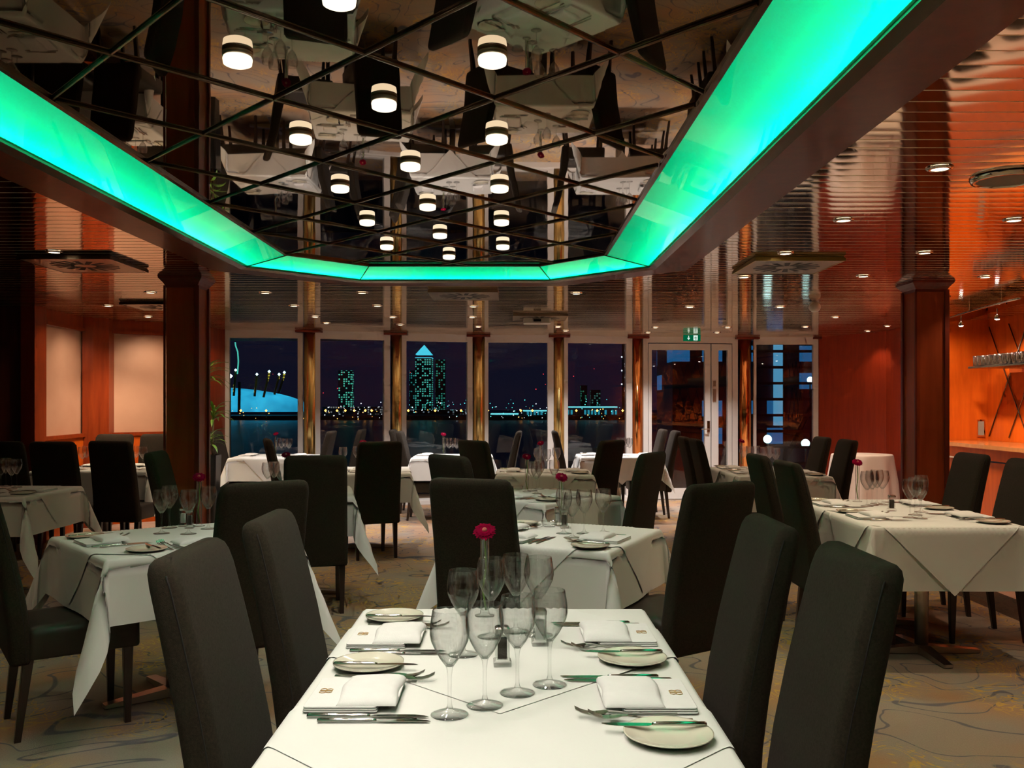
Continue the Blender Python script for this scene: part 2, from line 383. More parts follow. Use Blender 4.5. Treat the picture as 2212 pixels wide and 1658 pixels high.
# coffer: mirror ceiling, ribs, green glass, beam
mc = MB(); mc.prism([(x*1.0, yy) for x, yy in INN], ZM, ZM+.02)
cof = struct(mc.build('ceiling', M['mirror']))
beam = empty('coffer_beam'); struct(beam)
bm_ = MB(); cav = MB()
def band(mb, A, zA, B, zB, mi=0):
    n = len(A)
    mb.add([(x, yy, zA) for x, yy in A] + [(x, yy, zB) for x, yy in B], [(i, i+1, n+i+1, n+i) for i in range(n-1)], mi)
band(bm_, OUT, ZB-.005, BEM, ZB-.005); band(bm_, BEM, ZB-.005, BEM, ZC+.05); band(bm_, OUT, ZB-.005, OUT, ZB+.03)
bm_.build('beam', M['wood_beam'], beam)
band(cav, OUT, ZB+.03, [(x*1.0, yy) for x, yy in BEM], ZB+.10); band(cav, BEM, ZB+.10, BEM, 2.80); band(cav, BEM, 2.80, INN, 2.80); band(cav, INN, 2.80, INN, ZM+.02)
cav.build('light_cavity', M['cavity'], beam)
def offs(poly, d):
    cx, cy = -.435, 0
    r = []
    for i, (x, yy) in enumerate(poly):
        sx = 1 if x > cx else -1
        k = 1 if abs(x - cx) > .95 else .7
        r.append((x + sx*d*(1 if abs(x-cx) > 1 else .42), yy + (d if yy > 6.5 else (d*.42 if yy > 0 else 0))))
    return r
tr = MB()
for A, z, w in ((OUT, ZB-.012, -.045), (INN, ZM-.010, .022)):
    B = offs(A, w)
    band(tr, A, z, B, z + (.010 if w < 0 else 0)); band(tr, A, z, A, z+.02); band(tr, B, z + (.010 if w < 0 else 0), B, z+.03)
tr.build('bronze_trim', M['trim_dark'], beam)
G1 = [(a[0]+(b[0]-a[0])*.02, a[1]+(b[1]-a[1])*.02) for a, b in zip(OUT, INN)]
names = ['left', 'left corner', 'far', 'right corner', 'right']
for i in range(5):
    a, b, c, d = OUT[i], OUT[i+1], INN[i+1], INN[i]
    segs = [(0, 1)] if i in (1, 2, 3) else [((k)/6, (k+1)/6) for k in range(6)]
    for (t0, t1) in segs:
        if i == 4: pass
        lp = lambda p, q, t: (p[0]+(q[0]-p[0])*t, p[1]+(q[1]-p[1])*t)
        q = [lp(a, b, t0), lp(a, b, t1), lp(d, c, t1), lp(d, c, t0)]
        g = MB(); g.add([(q[0][0], q[0][1], ZB+.002), (q[1][0], q[1][1], ZB+.002), (q[2][0], q[2][1], ZM-.006), (q[3][0], q[3][1], ZM-.006)], [(0, 1, 2, 3)])
        o = g.build('green_glass_panel', M['cove'], beam)
jt = MB()
for p, q in ((OUT[1], INN[1]), (OUT[2], INN[2]), (OUT[3], INN[3]), (OUT[4], INN[4])):
    jt.tube([(p[0], p[1], ZB-.002), (q[0], q[1], ZM-.010)], .004, 6)
jt.build('panel_joint', M['trim_dark'], beam)
# LED strips behind the glass
def area(name, loc, sx, sy, power, col, rot):
    l = bpy.data.lights.new(name, 'AREA'); l.shape = 'RECTANGLE'; l.size = sx; l.size_y = sy; l.energy = power; l.color = col
    o = bpy.data.objects.new(name, l); COL.objects.link(o); o.location = loc; o.rotation_euler = rot; return o
GREEN = (.0, 1, .42)
for i in range(5):
    a, b = OUT[i], OUT[i+1]
    mx_, my_ = (a[0]+b[0])/2, (a[1]+b[1])/2; l = hypot(b[0]-a[0], b[1]-a[1])
    n_out = Vector((-(b[1]-a[1])/l, (b[0]-a[0])/l, 0))
    if n_out.dot(Vector((mx_+.435, my_-1.5, 0))) < 0: n_out = -n_out
    t = Vector(((b[0]-a[0])/l, (b[1]-a[1])/l, 0))
    dirn = (-n_out*.80 + Vector((0, 0, -.60))).normalized()     # where the strip shines
    zax = -dirn; xax = t; yax = zax.cross(xax)
    rot = Matrix((xax, yax, zax)).transposed().to_euler()
    area('led_strip', (mx_+n_out.x*.06, my_+n_out.y*.06, ZB+.095), l*.98, .03, 5.5*l, GREEN, rot)

# ribs of the mirror ceiling: a diamond lattice
ribs = MB()
def inside(x, yy):
    if yy > 6.70 or yy < YB: return False
    e = poly_x(INN, min(yy, 6.699)); return e and e[0] < x < e[1]
for s_ in (1, -1):
    for k in range(-14, 15):
        x0, y0 = -.42, 2.64 + .79*k
        pts = []
        t = -14.0; ins = []
        while t < 14: 
            if inside(x0 + s_*.365*t, y0 + .395*t): ins.append(t)
            t += .02
        if len(ins) > 3:
            a, b = ins[0], ins[-1]
            ribs.tube([(x0+s_*.365*a, y0+.395*a, ZM-.004), (x0+s_*.365*b, y0+.395*b, ZM-.003)], .0062, 6)
ribs.build('mirror_rib', M['trim_dark'], cof)

# lamps under the mirror ceiling
def mk_disc():
    e = empty('ceiling_lamp')
    MB().lathe([(.018, ZM-.001), (.043, ZM-.001), (.043, ZM-.012), (.038, ZM-.014)], (0, 0, -ZM), 28).build('mounting_ring', M['brushed'], e)
    MB().lathe([(.040, -.014), (.042, -.020), (.040, -.034), (.032, -.038), (.001, -.039)], (0, 0, 0), 28).build('glass_diffuser', M['lamp_glass'], e)
    return e
def spot(loc, power, col, ang=130, blend=.6, r=.03, aim=None):
    l = bpy.data.lights.new('lamp_and_fill_spot', 'SPOT'); l.energy = power; l.color = col; l.spot_size = R(ang); l.spot_blend = blend; l.shadow_soft_size = r
    o = bpy.data.objects.new('lamp_and_fill_spot', l); COL.objects.link(o); o.location = loc
    if aim: o.rotation_euler = (Vector(aim) - Vector(loc)).to_track_quat('-Z', 'Y').to_euler()
    return o
WARM = (1, .80, .55); NEUT = (1, .92, .79)
li = 0
rowname = ['first', 'second', 'third', 'fourth', 'fifth', 'sixth', 'seventh', 'eighth', 'ninth', 'tenth', 'eleventh', 'twelfth', 'thirteenth', 'fourteenth']
for k in range(-3, 5):
    for x, yy, c in ((-.785, 2.64+.79*k, 'left'), (-.055, 2.64+.79*k, 'right'), (-.42, 3.035+.79*k-.79, 'middle')):
        if yy < -.5 or yy > 6.5: continue
        if yy > 1.9:
            n_ = k if c != 'middle' else k
            place('disc', mk_disc, (x, yy, ZM), 0, f'round glowing ceiling lamp on the mirror ceiling, {c} column, {rowname[max(0,k)]} from the camera', 'ceiling light', 'round lamps on the mirror ceiling')
        pw = 16 if yy < 3.4 else 14
        if yy < 1.6: pw = 19
        spot((x, yy, ZM-.045), pw, NEUT, 120, .8, .04)
place('disc', mk_disc, (-.42, 6.19, ZM), 0, 'round glowing ceiling lamp nearest the far green panel', 'ceiling light', 'round lamps on the mirror ceiling')
spot((-.42, 6.19, ZM-.045), 5, NEUT, 120, .8, .04)

# recessed downlights in the slats
def mk_down():
    e = empty('recessed_downlight')
    MB().lathe([(.034, -.004), (.036, -.008), (.050, -.006), (.054, -.001), (.054, .001)], (0, 0, 0), 24).build('trim_ring', M['chrome'], e)
    MB().lathe([(.036, -.005), (.020, -.007), (.001, -.008)], (0, 0, 0), 20).build('bulb', M['lamp_warm'], e)
    return e
DL = [(117,546),(325,633),(233,662),(143,686),(320,685),(573,634),(635,662),(681,685),(705,699),(782,634),(815,662),(848,686),(865,702),
      (1022,663),(1020,686),(1033,707),(1245,635),(1205,707),(1222,715),(1490,664),(1416,708),(1400,719),(1572,708),(1549,719),(1697,549),
      (1607,600),(1685,664),(1740,707),(1822,478),(2030,367),(2190,478),(1997,548),(1865,598),(1805,686),(1917,705),(1875,716),(2128,600),(2040,642)]
extra = [(3.6, 3.76), (-2.9, 4.82), (-2.9, 3.76), (-2.9, 2.6), (2.63, 2.7), (1.75, 2.7), (1.75, 1.4), (2.63, 1.4), (-3.9, 4.8), (-3.9, 3.0), (1.75,.3), (-2.9, 1.2), (4.3, 3.2), (4.3, 5.2)]
dpos = [P(px, py, ZC-.01) for px, py in DL] + extra
for i, (x, yy) in enumerate(dpos):
    if i < len(DL):
        px = DL[i][0]
        side = 'over the left seats' if px < 450 else 'before the left window' if px < 700 else 'left of the ceiling centre' if px < 950 else 'over the centre window tables' if px < 1300 else 'before the door' if px < 1650 else 'over the right dining side' if px < 1960 else 'over the bar side'
        place('down', mk_down, (x, yy, ZC-.002), 0, f'small recessed downlight in the bronze slats {side}', 'ceiling light', 'recessed downlights ' + side)
    # strength of this lamp
    pw = 9
    if yy > 9.8: pw = 62
    elif yy > 7.5: pw = 18
    if x > 1.4 and yy < 6: pw = 25
    if yy > 11.3: pw = 95
    if x > 3.9 and yy > 11: pw = 12
    if i >= len(DL): pw = 12
    if x < -2.4 and yy < 8: pw = 8
    spot((x, yy, ZC-.03), pw, (1, .96, .93) if yy > 9.8 and abs(x) < 3.5 else WARM, 105, .7, .03)

# ------------------------------------------------------------ WALLS
def wp(name, pts, mat, z0=0, z1=2.85, t=.12):
    m = MB()
    for a, b in zip(pts, pts[1:]): m.wall(a, b, z0, z1, t)
    return struct(m.build(name, mat))
wp('wall_back', [(XR, YB), (XL, YB)], M['wood_dark'], t=-.12)
wp('wall_left', [(XL, YB), (XL, 9.0), (-4.81, 9.2)], M['wood_dark'])
# left wall: dado and header of cherry, two peach panels, pilasters
A0, A1, A2, A3, A4, A5 = (-4.81, 9.2), (-4.73, 9.25), (-4.80, 10.45), (-4.63, 10.60), (-3.93, 11.15), (-3.74, 12.1)
lw = wp('wall_left', [A1, A2], M['wood_orange'], 0, 1.03); wp('wall_left', [A3, A4], M['wood_orange'], 0, 1.03)
wp('wall_left', [A1, A2], M['wood'], 2.235, 2.85); wp('wall_left', [A3, A4], M['wood'], 2.235, 2.85)
wp('wall_left', [A4, A5], M['wood'], 0, 2.85)
for k, (a, b) in enumerate(((A1, A2), (A3, A4))):
    d = Vector((b[0]-a[0], b[1]-a[1])).normalized(); n = Vector((-d.y, d.x))*.03
    struct(MB().wall((a[0]+n.x, a[1]+n.y), (b[0]+n.x, b[1]+n.y), 1.03, 2.235, .06).build('wall_left', M['peach']))
    m = MB()
    for z0, z1 in ((1.02, 1.06), (2.20, 2.235)):
        m.wall((a[0]-n.x*.7, a[1]-n.y*.7), (b[0]-n.x*.7, b[1]-n.y*.7), z0, z1, .045)
    struct(m.build('trim_1', M['wood']))
struct(MB().prism([(-4.86, 9.12), (-4.69, 9.06), (-4.67, 9.25), (-4.9, 9.35)], 0, 2.85).build('trim_2', M['wood']))
struct(MB().prism([(-4.80, 10.30), (-4.70, 10.36), (-4.58, 10.48), (-4.60, 10.66), (-4.95, 10.6)], 0, 2.85).build('trim_3', M['wood']))
# right: red corner, return wall, bar wall
wp('wall_right', [(4.47, 13.5), (5.0, 12.3)][::-1], M['wood_red'], t=-.12)
wp('wall_right', [(5.0, 12.3), (4.86, 10.6)][::-1], M['wood_red'], t=-.12)
wp('wall_right', [(4.86, 10.6), (XR, 10.6)][::-1], M['wood_orange'], t=-.12)
wp('wall_right', [(XR, 10.6), (XR, YB)][::-1], M['wood_orange'], t=-.12)
# quilted diamond panel on the bar wall
q = MB()
for i in range(0, 9):
    for s_ in (1, -1):
        y0 = 10.55 - i*.42
        pts = [(XR-.012, y0 - (.42*1.9*t if s_ > 0 else .42*1.9*(1-t)), 1.02 + 1.25*t) for t in (0, 1)]
        q.tube(pts, .007, 6)
q.build('diamond_ribs', M['trim_dark'])
tag(bpy.data.objects['diamond_ribs'], 'crossing bronze diamond ribs on the orange wall above the counter', 'wall panel')

# square cherry columns
def column(x, y, w, label):
    e = empty('wood_column', (x, y, 0)); tag(e, label, 'column')
    h = w/2
    MB().box(-h, -h, 0, h, h, ZC-.001).build('shaft', M['wood_mid'], e)
    b = MB()
    for sx in (-1, 1):
        for sy in (-1, 1): b.box(sx*h-.016, sy*h-.016, .1, sx*h+.010*sx+.008, sy*h+.010*sy+.008, ZC-.07)
    b.build('corner_bead', M['wood_beam'], e)
    rs = [rrect(w+2*a, w+2*a, .004, z) for a, z in ((.004, ZC-.085), (.010, ZC-.065), (.022, ZC-.045), (.045, ZC-.018), (.050, ZC-.001))]
    MB().rings(rs, smooth=False).build('capital', M['wood_beam'], e)
    MB().box(-h-.012, -h-.012, 0, h+.012, h+.012, .1).build('plinth', M['wood_beam'], e)
M['wood_mid'] = wood('column_cherry', (.30,.048,.013), (.42,.075,.020), .38, .06)
column(-2.50, 7.10, .235, 'square cherry wood column left of the potted plant')
column(3.30, 7.36, .235, 'square cherry wood column in front of the bar')

# ------------------------------------------------------------ WINDOW WALL
GN = [(487, 12.05), (668, 12.17), (856, 12.65), (1034, 13.0), (1207, 13.1), (1378, 13.3), (1612, 13.5), (1768, 13.45)]
def wx(px, d): return ((px-CX)/F*d, d)
def lerpd(px):
    for (p0, d0), (p1, d1) in zip(GN, GN[1:]):
        if px <= p1: return d0 + (d1-d0)*(px-p0)/(p1-p0)
    return GN[-1][1]
WX = lambda px: wx(px, lerpd(px))
def frame_bar(mb, a, b, z0, z1, t=.07, mi=0): mb.wall(a, b, z0, z1, t, mi)
ZH = 2.255
def window(n, px0, px1, st0, st1, s2=None):
    a, b = WX(px0), WX(px1); fa, fb = WX(px0+st0), WX(px1-st1)
    m = MB()
    m.wall(a, fa, 0, ZC, .08); m.wall(fb, b, 0, ZC, .08)
    m.wall(fa, fb, ZH, ZC, .07); m.wall(fa, fb, 0, .075, .10)
    o = struct(m.build(f'window_{n}', M['white_frame']))
    g = MB(); d = Vector((b[0]-a[0], b[1]-a[1])).normalized(); nn = Vector((-d.y, d.x))*.035
    g.wall((fa[0]+nn.x, fa[1]+nn.y), (fb[0]+nn.x, fb[1]+nn.y), .06, ZH+.01, .0)if False else None
    g.add([(fa[0]+nn.x, fa[1]+nn.y, .06), (fb[0]+nn.x, fb[1]+nn.y, .06), (fb[0]+nn.x, fb[1]+nn.y, ZH+.01), (fa[0]+nn.x, fa[1]+nn.y, ZH+.01)], [(0, 1, 2, 3)])
    g.build('glass_pane', M['pane'], o)
window(1, 486, 654, 9, 11); window(2, 681, 843, 11, 13); window(3, 868, 1021, 10, 11); window(4, 1047, 1196, 8, 13); window(5, 1219, 1366, 8, 13)
window(6, 1629, 1768, 5, 11)
# door
d0, d1 = 1390, 1594
m = MB()
m.wall(WX(d0), WX(1400), 0, ZC, .09); m.wall(WX(1582), WX(d1), 0, ZC, .09); m.wall(WX(1400), WX(1582), 2.27, ZC, .08)
dr = struct(m.build('door_1', M['white_frame']))
def leaf(pa, pb, ga, gb, name):
    m = MB(); m.wall(WX(pa), WX(ga), .01, 2.26, .06); m.wall(WX(gb), WX(pb), .01, 2.26, .06)
    m.wall(WX(ga), WX(gb), 2.17, 2.26, .06); m.wall(WX(ga), WX(gb), .01, .16, .06)
    lf = m.build(name, M['white_frame'], dr)
    a, b = WX(ga), WX(gb)
    g = MB(); g.add([(a[0], a[1]+.03, .15), (b[0], b[1]+.03, .15), (b[0], b[1]+.03, 2.18), (a[0], a[1]+.03, 2.18)], [(0, 1, 2, 3)]); g.build('door_glass', M['pane'], lf)
    return lf
lf1 = leaf(1401, 1535, 1408, 1523, 'door_leaf'); lf2 = leaf(1537, 1581, 1552, 1572, 'door_leaf')
hx, hy = WX(1530)
hd = MB(); hd.box(hx-.02, hy-.02, .98, hx+.02, hy, 1.14); hd.tube([(hx, hy-.02, 1.02), (hx, hy-.06, 1.02), (hx-.11, hy-.06, 1.02)], .009, 8)
hd.build('door_handle', M['chrome'], lf1)
hx, hy = WX(1543)
MB().box(hx-.025, hy-.012, 1.42, hx+.025, hy, 1.60).box(hx-.02, hy-.012, 1.64, hx+.02, hy, 1.72, 1).build('door_notice', [M['brushed'], M['vent']], lf2)
# low sill and floor edge
sm = MB()
for (p0, dd0), (p1, dd1) in zip(GN, GN[1:]):
    a, b = wx(p0, dd0-.06), wx(p1, dd1-.06)
    if p0 != 1378: sm.wall(a, b, 0, .055, .05)
struct(sm.build('trim_4', M['white_frame']))
# polished columns between the windows
for i, (px, w, mt, nm) in enumerate(((668, 27, 'gold', 'left window'), (856, 25, 'gold', 'second window'), (1034, 26, 'gold', 'third window'), (1208, 22, 'gold', 'fourth window'), (1378, 22, 'reflection_brass', 'door'), (1612, 26, 'reflection_brass', 'right window'), (1771, 8, 'gold', 'red corner'))):
    x, yy = WX(px); r = w/2/F*yy*1.12
    e = empty('polished_column', (x, yy+.10, 0))
    tag(e, {0: 'polished brass column between the left window and the second window', 1: 'polished brass column between the second and the third window', 2: 'polished brass column right of the pyramid tower window',
            3: 'narrow brass column just left of the fifth window', 4: 'brass column left of the glass door, orange reflection put into its colour', 5: 'brass column right of the glass door, orange reflection put into its colour', 6: 'thin brass column beside the red wooden corner'}[i], 'column')
    MB().cyl((0, 0), r, 0, ZC-.03, 28).build('shaft', M[mt], e)
    MB().box(-r-.07, -r-.12, ZC-.03, r+.07, r+.02, ZC-.004).build('capital', M['wood_beam'], e)
    if i in (4, 5):
        MB().box(-r-.02, .10+r, 0, r+.02, .14+r, ZC).build('backing_panel', M['wood_dark'], e)
# outer wall parts beside the glass
# ------------------------------------------------------------ CEILING FITTINGS
def vent(x0, x1, y0, y1, label, edge):
    e = empty('ceiling_vent', ((x0+x1)/2, (y0+y1)/2, ZC)); tag(e, label, 'air vent', 'square ceiling vents')
    w, d = x1-x0, y1-y0
    MB().box(-w/2, -d/2, -.028, w/2, d/2, -.020).build('plate', M['vent'], e)
    m = MB(); m.box(-w/2-.006, -d/2-.006, -.030, w/2+.006, -d/2+.006, -.010); m.box(-w/2-.006, d/2-.006, -.030, w/2+.006, d/2+.006, -.010)
    m.box(-w/2-.006, -d/2, -.030, -w/2+.006, d/2, -.010); m.box(w/2-.006, -d/2, -.030, w/2+.006, d/2, -.010); m.box(-w/2, -d/2, -.012, w/2, d/2, -.002)
    m.build('rim', edge, e)
    s_ = MB()
    for k in range(16):
        a = 2*pi*k/16 + .15; 
        vs = []
        for r_, h_ in ((.070, .014), (.220, .020)):
            for sg in (-1, 1): vs.append((r_*cos(a) - sg*h_*sin(a), r_*sin(a) + sg*h_*cos(a), -.0288))
        s_.add(vs, [(0, 1, 3, 2)])
    s_.build('air_slot', M['black'], e)
vent(1.60, 2.18, 6.03, 6.65, 'square ceiling vent with yellow edge over the right tables', M['yellow_edge'])
vent(-3.20, -2.60, 5.96, 6.58, 'square ceiling vent nearest the left column, dark edged', M['trim_dark'])
vent(-3.70, -3.10, 8.7, 9.3, 'square ceiling vent behind the left column, above the peach panels', M['trim_dark'])
vent(-.70, -.12, 7.75, 8.35, 'square ceiling vent in the middle, beyond the far green panel', M['vent'])
vent(.02, .60, 9.85, 10.45, 'small looking square ceiling vent beside the white projector', M['vent'])
sp_ = empty('ceiling_speaker', (2.04, 3.86, ZC)); sp_.location = P(2175, 382, ZC) + (ZC-.002,); tag(sp_, 'large round ceiling speaker with grey grille, upper right', 'speaker')
MB().lathe([(.118, -.012), (.122, -.018), (.138, -.016), (.146, -.002)], seg=40).build('rim', M['chrome'], sp_)
MB().lathe([(.120, -.012), (.06, -.014), (.001, -.0145)], seg=40).build('grille', M['grey_mesh'], sp_)
pj = empty('projector', P(1160, 694, ZC-.06) + (ZC,)); tag(pj, 'small white projector hanging below the ceiling before the windows', 'projector')
MB().rings([rrect(.30, .22, .03, z) for z in (-.085, -.08, -.03, -.025)]).build('housing', M['white_plastic'], pj)
MB().cyl((0, 0), .012, -.03, -.001, 10).build('mount', M['chrome'], pj)
MB().box(-.04, -.125, -.07, .04, -.105, -.045).build('lens', M['black'], pj)
x, yy = P(1760, 664, ZC-.06)
bl = MB(); bl.lathe([(.001, -.10)] + [(.055*sin(pi*k/10), -.055-.05*cos(pi*k/10)) for k in range(1, 10)] + [(.02, -.002)], (0, 0, 0), 20)
bo = bl.build('smoke_detector', M['white_plastic'], None, (x, yy, ZC)); tag(bo, 'white dome smoke detector on the ceiling above the right window', 'smoke detector')
# exit sign
x, yy = (1494.5-CX)/F*12.9, 12.9
ex = empty('exit_sign', (x, yy, 2.27)); tag(ex, 'green exit sign with arrow and running figure above the glass door', 'sign')
MB().box(-.12, -.012, -.005, .12, .012, .085).build('panel', M['sign_green'], ex)
ar = MB(); yv = -.0135
ar.add([(-.052, yv, .070), (-.042, yv, .070), (-.042, yv, .035), (-.052, yv, .035)], [(0, 1, 2, 3)])
ar.add([(-.070, yv, .040), (-.047, yv, .010), (-.024, yv, .040)], [(0, 1, 2)])
ar.build('arrow', M['sign_white'], ex)
fg = MB(); fg.add([(.020, yv, .005), (.080, yv, .005), (.080, yv, .075), (.020, yv, .075)], [(0, 1, 2, 3)]); fg.build('door_symbol', M['sign_white'], ex)
rn = MB(); yv = -.0150
rn.tube([(.048, yv, .060), (.050, yv, .058)], .006, 8); rn.tube([(.048, yv, .050), (.052, yv, .034), (.044, yv, .020), (.050, yv, .010)], .0035, 6)
rn.tube([(.052, yv, .034), (.062, yv, .024), (.070, yv, .018)], .0035, 6); rn.tube([(.048, yv, .048), (.060, yv, .044), (.066, yv, .050)], .003, 6); rn.tube([(.048, yv, .048), (.038, yv, .042), (.034, yv, .034)], .003, 6)
rn.build('running_figure', M['sign_green'], ex)
MB().tube([(-.08, 0, .085), (-.08, 0, .10)], .003, 6).tube([(.08, 0, .085), (.08, 0, .10)], .003, 6).build('hanger', M['chrome'], ex)

# ------------------------------------------------------------ BAR
br = empty('bar_counter', (4.83, 8.0, 0)); tag(br, 'orange wooden bar counter along the right wall', 'counter')
MB().box(.03, -11, 0, .62, 2.57, .93).build('front_panel', M['wood_orange'], br)
MB().box(0, -11, .93, .64, 2.58, .97).build('worktop', M['counter'], br)
MB().box(.012, -11, .80, .03, 2.5, .815).build('rail', M['chrome'], br)
sh = empty('glass_shelf', (4.98, 10.0, 1.79)); tag(sh, 'dark glass shelf of tumblers on the orange bar wall', 'shelf')
MB().box(0, -4.0, -.015, .49, .05, 0).build('board', M['trim_dark'], sh)
MB().box(0, -4.0, .002, .01, .05, .008).box(.45, -4.0, -.06, .49, .05, -.015).build('bracket', M['chrome'], sh)
def mk_tumbler():
    return MB().lathe([(.001, .004), (.026, .004), (.031, .10), (.0335, .118), (.0318, .118), (.028, .012), (.001, .012)], seg=10).build('tumbler', M['shelf_glass'])
for r_ in range(2):
    for k in range(22):
        place('tumbler', mk_tumbler, (5.03+.10*r_, 9.98-.085*k, 1.79), 0, f'clear tumbler in the {"front" if r_ == 0 else "back"} row on the bar shelf', 'glass', f'tumblers in the {"front" if r_ == 0 else "back"} row of the bar shelf')
x, yy = (2118-CX)/F*10.6, 10.6
so = empty('wall_socket', (x, yy-.006, 1.02)); tag(so, 'small grey wall socket with chrome frame on the orange wall', 'socket')
MB().box(-.045, -.008, -.01, .045, 0, .19).build('cover', M['chrome'], so); MB().box(-.033, -.010, .01, .033, -.008, .17).build('switch_plate', M['grey_mesh'], so)
cn = empty('bar_canopy', (4.7, 10.3, 2.28)); tag(cn, 'curved glass and steel lighting rail above the bar', 'light rail')
pts = [(-.0-.44*t-.05*sin(pi*t), -2.6*t, .0) for t in [k/10 for k in range(11)]]
MB().tube(pts, .010, 8).build('rail', M['steel'], cn)
gm = MB(); gm.add([(x, y, 0.005) for x, y, z in pts] + [(x+.42, y, .05) for x, y, z in pts], [(k, k+1, 12+k, 11+k) for k in range(10)]); gm.build('glass_canopy', pane_mat('canopy_glass', 3.0, (.75, .8, .7)), cn)
hr = MB()
for t in (.25, .55, .85): hr.tube([(-.44*t-.05*sin(pi*t), -2.6*t, 0), (-.44*t-.05*sin(pi*t), -2.6*t, .075)], .004, 6)
hr.build('hanger_rod', M['steel'], cn)
def mk_spot():
    e = empty('spotlight')
    MB().tube([(0, 0, .0), (0, 0, .07)], .005, 6).lathe([(.010, 0.01), (.022, 0), (.026, -.03), (.024, -.032)]).build('housing', M['chrome'], e)
    MB().lathe([(.024, -.030), (.015, -.036), (.001, -.038)], seg=14).build('bulb', M['spot_glow'], e)
    return e
for k, (px, py, d) in enumerate(((2076, 697, 9.5), (2154, 682, 8.6), (2212+45, 660, 7.7))):
    x = (px-CX)/F*d; z = H + (HY-py)*d/F
    place('spotlight', mk_spot, (x, d, z), 0, ('small bright spotlight on the bar rail, the farther one', 'small bright spotlight on the bar rail, the nearer one', 'small bright spotlight on the bar rail outside the view')[k], 'spotlight', 'bar spotlights')
    spot((x, d, z-.06), 95, (1, .85, .66), 115, .6, .03, aim=(x+.55, d+.05, z-.9))
spot((4.6, 6.3, 2.2), 90, (1, .85, .66), 115, .6, .03, aim=(5.3, 6.3, 1.2))
# added spots without fittings, brighten return wall, peach panels, plant and grey chairs
spot((4.5, 9.7, 2.3), 55, WARM, 100, .7, .03, aim=(5.1, 10.6, 1.2))
for x, yy, ax, ay, p_ in ((-4.1, 9.9, -4.75, 9.95, 26), (-3.9, 10.4, -4.3, 10.9, 28), (-3.3, 11.2, -3.9, 11.6, 16), (4.3, 12.2, 4.8, 12.8, 2), (-4.2, 8.9, -4.5, 9.8, 20), (-4.1, 9.5, -4.1, 9.8, 40), (-3.2, 9.9, -3.4, 10.3, 16)):
    spot((x, yy, ZC-.03), p_, WARM, 100, .8, .04, aim=(ax, ay, 1.2))

# ------------------------------------------------------------ FURNITURE
def mk_chair():
    e = empty('dining_chair')
    # upholstered seat
    w = .42
    rs = [rrect(w-.012, .44, .02, .335, 0, .03), rrect(w, .45, .03, .345, 0, .03), rrect(w, .45, .035, .43, 0, .03), rrect(w-.004, .446, .035, .452, 0, .03), rrect(w-.03, .42, .03, .466, 0, .03), rrect(w-.12, .32, .03, .468, 0, .03)]
    MB().rings(rs).build('seat', M['seat'], e)
    # tall raked back, front face y, thickness
    prof = [(.320, -.215, .075), (.335, -.215, .085), (.47, -.222, .088), (.60, -.240, .086), (.75, -.268, .082), (.90, -.302, .078), (1.00, -.326, .074), (1.030, -.334, .070), (1.048, -.338, .058), (1.058, -.341, .036), (1.061, -.342, .012)]
    rs = []
    for z, yc, t in prof:
        ww = .425 - .03*(z-.33)
        if z > 1.02: ww -= (.008, .022, .050, .09)[[1.030, 1.048, 1.058, 1.061].index(z)]
        if z < .33: ww -= .012
        rs.append(rrect(ww, t, min(.028, t*.42), z, 0, yc))
    MB().rings(rs).build('backrest', M['fabric'], e)
    for sx in (-1, 1):
        sm_ = MB(); pts = []
        for z, yc, t in prof[1:8]:
            ww = .425 - .03*(z-.33)
            pts.append((sx*(ww/2-.002), yc + t*.22, z))
        sm_.tube(pts, .0022, 5)
        sm_.build('seam', M['seam'], e)
    for sx in (-1, 1):
        for fr in (0, 1):
            yb = .205 if fr else -.195
            yt = .205 if fr else -.185
            rs = [rrect(.026, .026, .004, 0, sx*.175, yb - (.03 if not fr else 0)), rrect(.042, .042, .005, .345, sx*.178, yt)]
            MB().rings(rs, smooth=False).build('leg', M['leg'], e)
    return e
def chair(tx, ty, fx, fy, label, group=None):
    l = hypot(fx, fy); fx /= l; fy /= l
    return place('chair', mk_chair, (tx+fx*.345, ty+fy*.345, 0), atan2(-fx, fy), label, 'chair', group or 'high-backed dining chairs')
